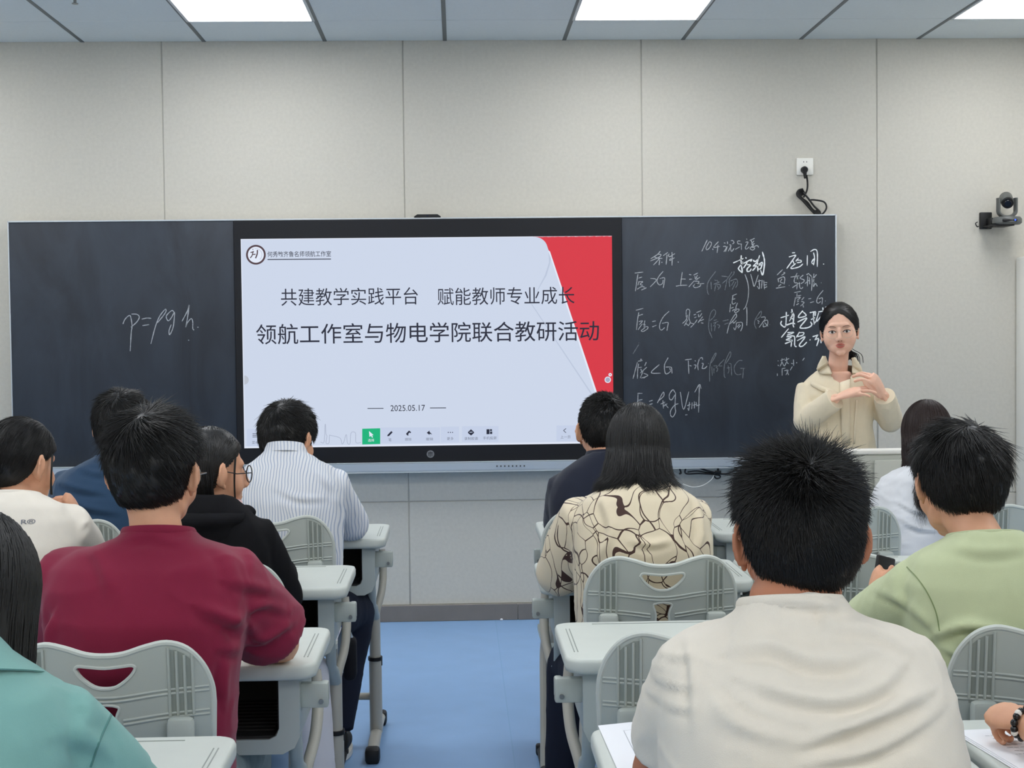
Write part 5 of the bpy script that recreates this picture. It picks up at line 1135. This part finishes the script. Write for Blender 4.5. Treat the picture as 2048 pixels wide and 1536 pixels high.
# --- woman in the floral shirt
def floral():
    mm = cloth('floral_satin', (222, 208, 180), rough=.55, spec=.3); nt = mm.node_tree; b = nt.nodes['Principled BSDF']; L = nt.links
    tc = nt.nodes.new('ShaderNodeTexCoord'); acc = None
    nz = nt.nodes.new('ShaderNodeTexNoise'); nz.inputs['Scale'].default_value = 6; nz.inputs['Detail'].default_value = 1.2; L.new(tc.outputs['Object'], nz.inputs['Vector'])
    vs = nt.nodes.new('ShaderNodeVectorMath'); vs.operation = 'MULTIPLY_ADD'; vs.inputs[1].default_value = (.30, .30, .30); L.new(nz.outputs['Color'], vs.inputs[0]); L.new(tc.outputs['Object'], vs.inputs[2])
    wn = nt.nodes.new('ShaderNodeTexNoise'); wn.inputs['Scale'].default_value = 22; L.new(tc.outputs['Object'], wn.inputs['Vector'])
    wr = nt.nodes.new('ShaderNodeMapRange'); wr.inputs['From Min'].default_value = .35; wr.inputs['From Max'].default_value = .65; wr.inputs['To Min'].default_value = .012; wr.inputs['To Max'].default_value = .019; L.new(wn.outputs['Fac'], wr.inputs['Value'])
    for sc_, st_, rot_ in ((11, (1.25, 1, .55), .35), (8.5, (1.2, 1, .6), -.5)):
        mp = nt.nodes.new('ShaderNodeMapping'); mp.inputs['Scale'].default_value = st_; mp.inputs['Rotation'].default_value = (0, rot_, 0); L.new(vs.outputs[0], mp.inputs[0])
        v_ = nt.nodes.new('ShaderNodeTexVoronoi'); v_.feature = 'DISTANCE_TO_EDGE'; v_.inputs['Scale'].default_value = sc_; L.new(mp.outputs[0], v_.inputs['Vector'])
        c = nt.nodes.new('ShaderNodeMath'); c.operation = 'LESS_THAN'; L.new(v_.outputs['Distance'], c.inputs[0]); L.new(wr.outputs[0], c.inputs[1])
        if acc is None: acc = c.outputs[0]; first = v_
        else:
            gate = nt.nodes.new('ShaderNodeMath'); gate.operation = 'GREATER_THAN'; gate.inputs[1].default_value = .40; L.new(nz.outputs['Fac'], gate.inputs[0])
            g2 = nt.nodes.new('ShaderNodeMath'); g2.operation = 'MULTIPLY'; L.new(c.outputs[0], g2.inputs[0]); L.new(gate.outputs[0], g2.inputs[1])
            mxx = nt.nodes.new('ShaderNodeMath'); mxx.operation = 'MAXIMUM'; L.new(acc, mxx.inputs[0]); L.new(g2.outputs[0], mxx.inputs[1]); acc = mxx.outputs[0]
    mx = nt.nodes.new('ShaderNodeMix'); mx.data_type = 'RGBA'; mx.inputs[6].default_value = lin((222, 208, 180)); mx.inputs[7].default_value = lin((66, 42, 34)); L.new(acc, mx.inputs[0]); L.new(mx.outputs[2], b.inputs['Base Color']); return mm
m = floral()
rt, W, R, sh = person('woman with shoulder-length black hair in a cream blouse with brown line flowers', dict(
    x=.525, y=-3.6, female=True, head=dict(noear=1, c=(.534, -3.46, 1.135), r=(-8, -10, 0), s=.97), neck_r=.046, nb=(.53, -3.57, 1.02),
    rings=[(.44, .53, -3.6, .175, .12), (.62, .53, -3.6, .175, .122), (.78, .53, -3.6, .183, .125), (.90, .525, -3.595, .187, .128), (.96, .52, -3.585, .18, .12), (1.01, .518, -3.575, .155, .105), (1.035, .52, -3.57, .11, .088), (1.055, .524, -3.565, .075, .07)],
    arms=[dict(p=[(.37, -3.55, .955), (.315, -3.46, .80), (.44, -3.22, .79)], side=-1, sleeve=(.070, .070, .055)), dict(p=[(.66, -3.55, .955), (.665, -3.42, .80), (.58, -3.2, .79)])],
    sleeve=(.066, .06, .05), sl=1.6, legs=[[(.44, -3.56, .51), (.36, -3.2, .50), (.33, -3.25, .09)], [(.61, -3.56, .51), (.64, -3.18, .52), (.64, -3.2, .09)]], top=m, top_name='blouse', pants=navy_tr, svox=.008, seed=19, wamp=.006, wscale=8, plane=-3.7, collar=None,
    folds=[([(1200, 1000), (1215, 1060), (1190, 1110)], .016, .006), ([(1260, 1085), (1300, 1092), (1340, 1085)], .012, .005), ([(1395, 1000), (1400, 1060), (1395, 1100)], .012, .006)],
    hair=dict(style='long', n=9500, K=10, T=(.018, .014), zend=-.135, lim=2.2, zj=.014, zlock=.03, r=.0012, seed=25, wave=.002, flare=.14, backoff=.085, tipout=.02, skirt=[(.02, .07, -.09, .02), (-.04, .074, -.10, .02), (-.09, .074, -.125, .0), (-.12, .055, -.14, -.04)])))

# --- man in the pale green T-shirt
m = cloth('green_cotton', (190, 198, 158))
rt, W, R, sh = person('young man with tousled black hair in a pale green T-shirt, holding a phone', dict(
    x=1.13, y=-4.56, head=dict(c=(1.092, -4.42, 1.128), r=(4, -8, 3), s=.98), vox=.005, neck_r=.050, nb=(1.105, -4.54, 1.01),
    rings=[(.44, 1.14, -4.57, .18, .12), (.65, 1.14, -4.57, .185, .12), (.80, 1.135, -4.56, .19, .128), (.89, 1.13, -4.55, .193, .128), (.945, 1.125, -4.54, .187, .12), (.99, 1.12, -4.53, .16, .105), (1.02, 1.115, -4.525, .118, .09), (1.043, 1.112, -4.52, .085, .078), (1.056, 1.11, -4.518, .070, .066)],
    arms=[dict(p=[(.975, -4.50, .915), (.93, -4.33, .80), (.966, -4.20, .838)], d=(.30, .30, .8), n=(-.9, .2, .1), side=-1, hs=.82, curl=(78, 60, 40), thumb=(25, 10), sleeve=(.070, .076, .078)), dict(p=[(1.28, -4.50, .915), (1.34, -4.36, .79), (1.22, -4.12, .80)])],
    sleeve=(.070, .072, .072), sl=.86, legs=legs(1.13, -4.5), top=m, pants=navy_tr, svox=.007, seed=23, wamp=.004, plane=-4.66,
    folds=[([(1880, 1285), (1930, 1258), (2010, 1268)], .013, .010), ([(1885, 1300), (1925, 1320), (1960, 1315)], .012, .007), ([(1800, 1215), (1840, 1235), (1870, 1270)], .013, .007), ([(1920, 1110), (1990, 1118), (2060, 1110)], .014, .003), ([(1890, 1330), (1905, 1380), (1915, 1420)], .012, .006)],
    hair=dict(style='short', n=11000, K=7, T=(.020, .015), stand=(.18, .10), L=(.060, .038), mess=.10, lock=5, lockamp=.7, swirl=.8, whorl=(.1, -.35, .9), bend=(0, 0, -.7), bk=.55, r=.0010, seed=31, back=.006, clump=.010,
              zh=[[-1, -.052], [-.75, -.050], [-.45, -.036], [-.2, -.004], [-.05, .006], [.2, .018], [.45, .030], [.62, .05], [.85, .072], [1, .076]])), )
seam([(1814, 1134), (1836, 1158), (1856, 1188), (1872, 1225), (1879, 1262)], -4.6, sh, cloth('green_seam', (128, 142, 100)), .0015)
p = np.array((1.004, -4.165, .880)); t = thing('mobile_phone', 'black phone in the hand of the pale green T-shirt man', 'phone', tuple(p))
Rp = Matrix.Rotation(radians(-50), 3, 'Z')@Matrix.Rotation(radians(-15), 3, 'X')
obj('case', MB().box(tuple(p), (.010, .068, .12), .004, rot=Rp), m_black, t)
obj('lens', MB().ell(tuple(p+np.array(Rp@Vector((-.005, -.02, .04)))), .006, nu=12, nv=8), m_bezel, t)

# --- woman in the white blouse with long wavy brown hair
m = cloth('white_blouse', (226, 227, 230))
rt, W, R, sh = person('woman with long wavy brown hair in a white blouse, first row beside the lectern', dict(
    x=1.56, y=-2.60, female=True, head=dict(noear=1, c=(1.640, -2.50, 1.092), r=(-10, -8, 0), s=.97), neck_r=.045, nb=(1.615, -2.56, .96),
    rings=[(.44, 1.53, -2.6, .15, .11), (.62, 1.54, -2.6, .15, .11), (.72, 1.555, -2.6, .155, .112), (.84, 1.575, -2.59, .155, .112), (.92, 1.59, -2.58, .15, .105), (.965, 1.60, -2.575, .13, .095), (.995, 1.61, -2.57, .095, .082), (1.015, 1.615, -2.565, .066, .064)],
    arms=[dict(p=[(1.50, -2.56, .915), (1.485, -2.44, .80), (1.56, -2.24, .79)], side=-1), dict(p=[(1.715, -2.56, .915), (1.76, -2.44, .80), (1.68, -2.22, .79)])],
    sleeve=(.052, .052, .046), sl=1.3, legs=legs(1.54, -2.56), top=m, top_name='blouse', pants=white_tr, svox=.008, seed=27, wamp=.007, wscale=11, wst=(.5, 1, 1.3), plane=-2.7,
    folds=[([(1800, 1010), (1830, 1025), (1870, 1030)], .010, .007), ([(1805, 1045), (1835, 1060), (1870, 1062)], .010, .006)],
    hair=dict(style='long', n=6000, K=14, T=(.012, .012), zend=-.24, lim=1.9, zj=.03, zlock=.05, r=.0012, seed=33, wave=.009, wf=85, flare=.02, backoff=.12, dx=.01, skirt=[(.0, .076, -.10, .0), (-.06, .074, -.115, .0), (-.13, .06, -.14, -.03), (-.2, .035, -.15, -.09)]), hairm=m_hairb))

# --- person at the frame edge with a bead bracelet
WR_ = atY(2046, 1443, -5.12)
rt, W, R, sh = person('person resting a forearm with a black bead bracelet beside the handwritten notes', dict(
    x=1.25, y=-5.55, head=dict(c=(1.27, -5.42, 1.16), r=(0, -8, 0)), nb=(1.26, -5.47, 1.06),
    rings=[(.44, 1.25, -5.55, .175, .12), (.65, 1.25, -5.55, .18, .12), (.80, 1.25, -5.54, .19, .128), (.93, 1.25, -5.52, .195, .125), (.99, 1.255, -5.50, .175, .11), (1.03, 1.257, -5.49, .13, .09), (1.06, 1.26, -5.48, .08, .07), (1.08, 1.26, -5.478, .062, .06)],
    arms=[dict(p=[(1.09, -5.48, .95), (1.005, -5.36, .785), tuple(WR_)], d=(-.32, .95, -.02), n=(-.5, -.1, .8), side=-1, curl=(80, 75, 55), hs=.74, thumb=(30, 20)), dict(p=[(1.41, -5.48, .95), (1.47, -5.34, .80), (1.35, -5.12, .79)])],
    sl=.6, legs=legs(1.25, -5.5), top=cloth('grey_cotton', (150, 150, 152)), pants=navy_tr, svox=.012, plane=-5.6,
    hair=dict(style='short', n=3000, K=4, T=(.02, .014), stand=(.4, .3), L=(.03, .02), r=.0016, seed=41)))
mb = MB(); n = 15
for k in range(n):
    a = 2*pi*k/n; mb.ell((WR_[0]+.004+.029*cos(a), WR_[1]-.012+.014*cos(a), WR_[2]+.025*sin(a)), .0064, nu=10, nv=7)
t = thing('bead_bracelet', 'black and white bead bracelet on the wrist by the handwritten notes', 'bracelet', tuple(WR_)); obj('bead_string', mb, mat('beads', (16, 16, 18), .12, .6), t)
mb = MB()
for k in (2, 5, 8): a = 2*pi*(k+.5)/n; mb = MB(); mb.ell((WR_[0]+.004+.030*cos(a), WR_[1]-.012+.014*cos(a), WR_[2]+.026*sin(a)), .0062, nu=10, nv=7); obj('white_bead', mb, m_white, t, label='white bead')

# --- teacher
m = cloth('beige_linen', (226, 213, 186), bump=.6, bscale=500)
yw = 165.5
rt, W, R, sh = person('teacher standing by the lectern in a beige shirt and thin glasses, hands raised', dict(
    x=1.73, y=-1.0, female=True, head=dict(c=(1.732, -1.0, 1.452), r=(yw, -2, 3), s=1.0, fw=1.13, ear=(.079, 12, .8)), vox=.0035, neck_r=.044, nb=(1.725, -.99, 1.27), skin=m_skin_lt, face=-1,
    rings=[(.84, 1.72, -1.0, .178, .12), (.92, 1.72, -1.0, .17, .115), (1.02, 1.722, -1.0, .150, .105), (1.10, 1.724, -1.0, .155, .11), (1.17, 1.726, -1.0, .165, .108), (1.22, 1.727, -.995, .155, .092), (1.255, 1.727, -.99, .12, .075), (1.28, 1.727, -.988, .085, .062), (1.292, 1.727, -.985, .068, .056)],
    arms=[dict(p=[(1.582, -1.0, 1.178), (1.565, -1.06, 1.06), (1.672, -1.19, 1.165)], d=(1, -.16, .36), n=(-.25, -.25, 1), side=1, curl=(12, 14, 10), thumb=(-2, 5), hs=.95, hv=.003, fan=(0, 0, 3, 8)),
          dict(p=[(1.868, -1.0, 1.178), (1.945, -1.05, 1.055), (1.880, -1.17, 1.175)], d=(-.55, -.20, .80), n=(.50, -.65, .55), side=1, curl=(38, 30, 18), thumb=(20, 15), hs=.95, hv=.003)],
    arm_r=(.042, .036, .030, .022), sleeve=(.056, .054, .047), sl=1.86, legs=[[(1.64, -1.0, .84), (1.64, -1.0, .47), (1.64, -1.0, .09)], [(1.81, -1.0, .84), (1.81, -1.0, .47), (1.81, -1.0, .09)]],
    top=m, top_name='shirt', pants=black_tr, svox=.006, ssm=5, seed=29, wamp=.004, wscale=11, wst=(1.4, 1, .5), collar=None,
    hair=dict(style='short', n=5000, K=6, T=(.012, .010), stand=(.02, .01), L=(.07, .055), mess=.015, lock=5, lockamp=.10, tuck=0, swirl=0, whorl=(0, .80, .60), bend=(0, -.1, -.4), bk=.3, r=.0009, seed=44, clump=.001,
              zh=[[-1, -.08], [-.4, -.06], [-.1, -.02], [.1, -.005], [.25, .01], [.4, .040], [.6, .070], [.75, .088], [1, .100]], part=.040)))
# face details
mb = MB()
for q in (-1, 1): mb.ell(W((q*.031, .0795, -.003)), np.array([.0145, .006, .0066]), R)
ey = obj('eye', mb, mat('eye_white', (225, 218, 214), .3), rt)
mb = MB()
for q in (-1, 1): mb.ell(W((q*.031, .0845, -.003)), np.array([.0052, .0018, .0055]), R, 12, 8)
obj('iris', mb, mat('iris', (28, 20, 18), .15), ey)
mb = MB()
for q in (-1, 1):
    mb.tube([W((q*(.031+x), .0868-.20*abs(x), z)) for x, z in ((-.017, -.004), (-.009, .002), (0, .0042), (.009, .0026), (.017, -.001))], .0017, 6)
obj('eyelash', mb, mat('lash', (36, 26, 24), .6), ey)
mb = MB()
for q in (-1, 1): mb.tube([W((q*(.031+x), y, z)) for x, y, z in ((-.017, .0885, .017), (-.006, .0885, .0215), (.006, .085, .0225), (.018, .077, .0175))], [.0018, .0027, .0025, .0011], 6, flat=.5)
obj('eyebrow', mb, mat('brow', (70, 54, 48), .8), rt)
mb = MB()
mb.tube([W(p) for p in ((-.021, .0800, -.062), (-.010, .0875, -.058), (-.003, .0895, -.0572), (0, .0893, -.058), (.003, .0895, -.0572), (.010, .0875, -.058), (.021, .0800, -.062))], [.0012, .0032, .0036, .0034, .0036, .0032, .0012], 8)
mb.tube([W(p) for p in ((-.020, .0800, -.0645), (-.010, .0870, -.0685), (0, .0890, -.0700), (.010, .0870, -.0685), (.020, .0800, -.0645))], [.0012, .0040, .0048, .0040, .0012], 8)
obj('lips', mb, mat('lip', (186, 98, 88), .4, .4), rt)
mb = MB()
for q in (-1, 1): mb.ell(W((q*.0065, .1015, -.0425)), np.array([.0034, .004, .0018]), R, 8, 6)
mb.tube([W((-.012, .0865, -.0642)), W((0, .0885, -.0648)), W((.012, .0865, -.0642))], .0007, 5)
obj('nostril', mb, mat('nostril', (96, 46, 38), .7), rt)
glasses(W, R, rt, mat('gold_rim', (196, 180, 158), .3, .5, metal=.5), rnd=True, lw=.025, lh=.022, r=.0007, z=-.008, y=.101)
# low ponytail seen past the neck
mb = MB(); mb.ell(W((0, -.105, -.04)), .035)
for k in range(70):
    a, b = random.gauss(0, .012), random.gauss(0, .012); e_ = random.gauss(0, .012)
    mb.tube([W(p) for p in cr([(a, -.10+b, -.05), (-.02+a, -.115+b, -.09), (-.040+a+e_, -.085+b, -.115), (-.046+a+e_, -.075+b, -.135+e_)], 3)], .0018, 4)
obj('hair', mb, m_hair, rt)
# collar of two leaves, placket, yoke flap, cuffs
def sheet(name, P, th, mtl, par):
    g = len(P); n = len(P[0]); mb = MB(); V = [tuple(p) for r_ in P for p in r_]; A = np.array(V)
    F = [(i*n+j, i*n+j+1, i*n+n+j+1, i*n+n+j) for i in range(g-1) for j in range(n-1)]
    mb.add(V, F); o = obj(name, mb, mtl, par); md = o.modifiers.new('s', 'SOLIDIFY'); md.thickness = th; md.offset = 0; return o
bd_ = [c for c in rt.children if c.name.startswith('body')][0]; bvB = BVHTree.FromPolygons([Vector(p)+Vector(bd_['org']) for p in co(bd_.data)], [tuple(q.vertices) for q in bd_.data.polygons])
bvT = BVHTree.FromPolygons([Vector(p)+Vector(sh['org']) for p in co(sh.data)], [tuple(q.vertices) for q in sh.data.polygons])
def onT(px, py, off=.004):
    d = Vector(atY(px, py, -1.1)-CAM).normalized(); hit = bvT.ray_cast(Vector(CAM), d)
    if not hit[0]: hit = bvB.ray_cast(Vector(CAM), d)
    q = hit[0] if hit[0] else Vector(atY(px, py, -1.045)); return np.array(q-d*off)
def leaf(name, up_, lo_, off=.005, th=.003):
    P = []
    for k in range(6):
        f_ = k/5; row = []
        for (a, b) in zip(up_, lo_): row.append(onT(a[0]*(1-f_)+b[0]*f_, a[1]*(1-f_)+b[1]*f_, off+.006*sin(f_*pi)))
        P.append(row)
    return sheet(name, P, th, m, sh)
def res(l, n=9): l = [np.array(q, float) for q in l]; t = np.linspace(0, len(l)-1, n); return [tuple(l[min(int(x), len(l)-2)]*(1-(x-min(int(x), len(l)-2)))+l[min(int(x), len(l)-2)+1]*(x-min(int(x), len(l)-2))) for x in t]
leaf('collar', res([(1651, 712), (1655, 722), (1659, 734), (1664, 748)]), res([(1645, 712), (1632, 737), (1640, 748), (1659, 749)]), .008)
leaf('collar', res([(1703, 716), (1704, 724), (1704, 734), (1704, 746)]), res([(1710, 714), (1722, 732), (1727, 750), (1714, 747)]), .008)
# open V neckline: cut the shirt so the chest shows
VP = [(1650, 700), (1710, 700), (1708, 740), (1700, 758), (1684, 768), (1668, 760), (1658, 744)]
def inside(x, y):
    c_ = False
    for i in range(len(VP)):
        (x1, y1), (x2, y2) = VP[i-1], VP[i]
        if (y1 > y) != (y2 > y) and x < (x2-x1)*(y-y1)/(y2-y1)+x1: c_ = not c_
    return c_
bm = bmesh.new(); bm.from_mesh(sh.data); org = np.array(sh['org'])
def px_of(p):
    d_ = CRM@(np.array(p)+org-CAM); return 1024+CF*d_[0]/d_[2], 768-CF*d_[1]/d_[2]
bmesh.ops.delete(bm, geom=[f for f in bm.faces if f.calc_center_median().y+org[1] < -1.0 and inside(*px_of(f.calc_center_median()))], context='FACES')
bm.to_mesh(sh.data); bm.free()
leaf('placket', res([(1680, 765), (1700, 758)], 4), res([(1684, 888), (1700, 888)], 4), .003)
leaf('yoke_flap', res([(1622, 764), (1648, 772), (1676, 786)]), res([(1622, 770), (1642, 782), (1672, 792)]), .005)
leaf('seam_strip', res([(1655, 845), (1658, 845)], 3), res([(1652, 888), (1655, 888)], 3), .002, .002)
leaf('seam_strip', res([(1712, 800), (1715, 800)], 3), res([(1706, 888), (1710, 888)], 3), .002, .002)
for (e_, w_, rr_) in (((1.565, -1.06, 1.06), (1.672, -1.19, 1.165), .05), ((1.945, -1.05, 1.055), (1.880, -1.17, 1.175), .049)):
    e_, w_ = np.array(e_), np.array(w_); a_ = e_+(w_-e_)*.70; b_ = e_+(w_-e_)*.93
    mb = MB(); mb.tube([a_, a_*.5+b_*.5, b_, b_-(b_-a_)*.05], [rr_*.99, rr_*.98, rr_*.93, rr_*.78], 22, cap=False); obj('cuff', mb, m, sh)
for o in bpy.data.objects:
    if 'org' in o: del o['org']
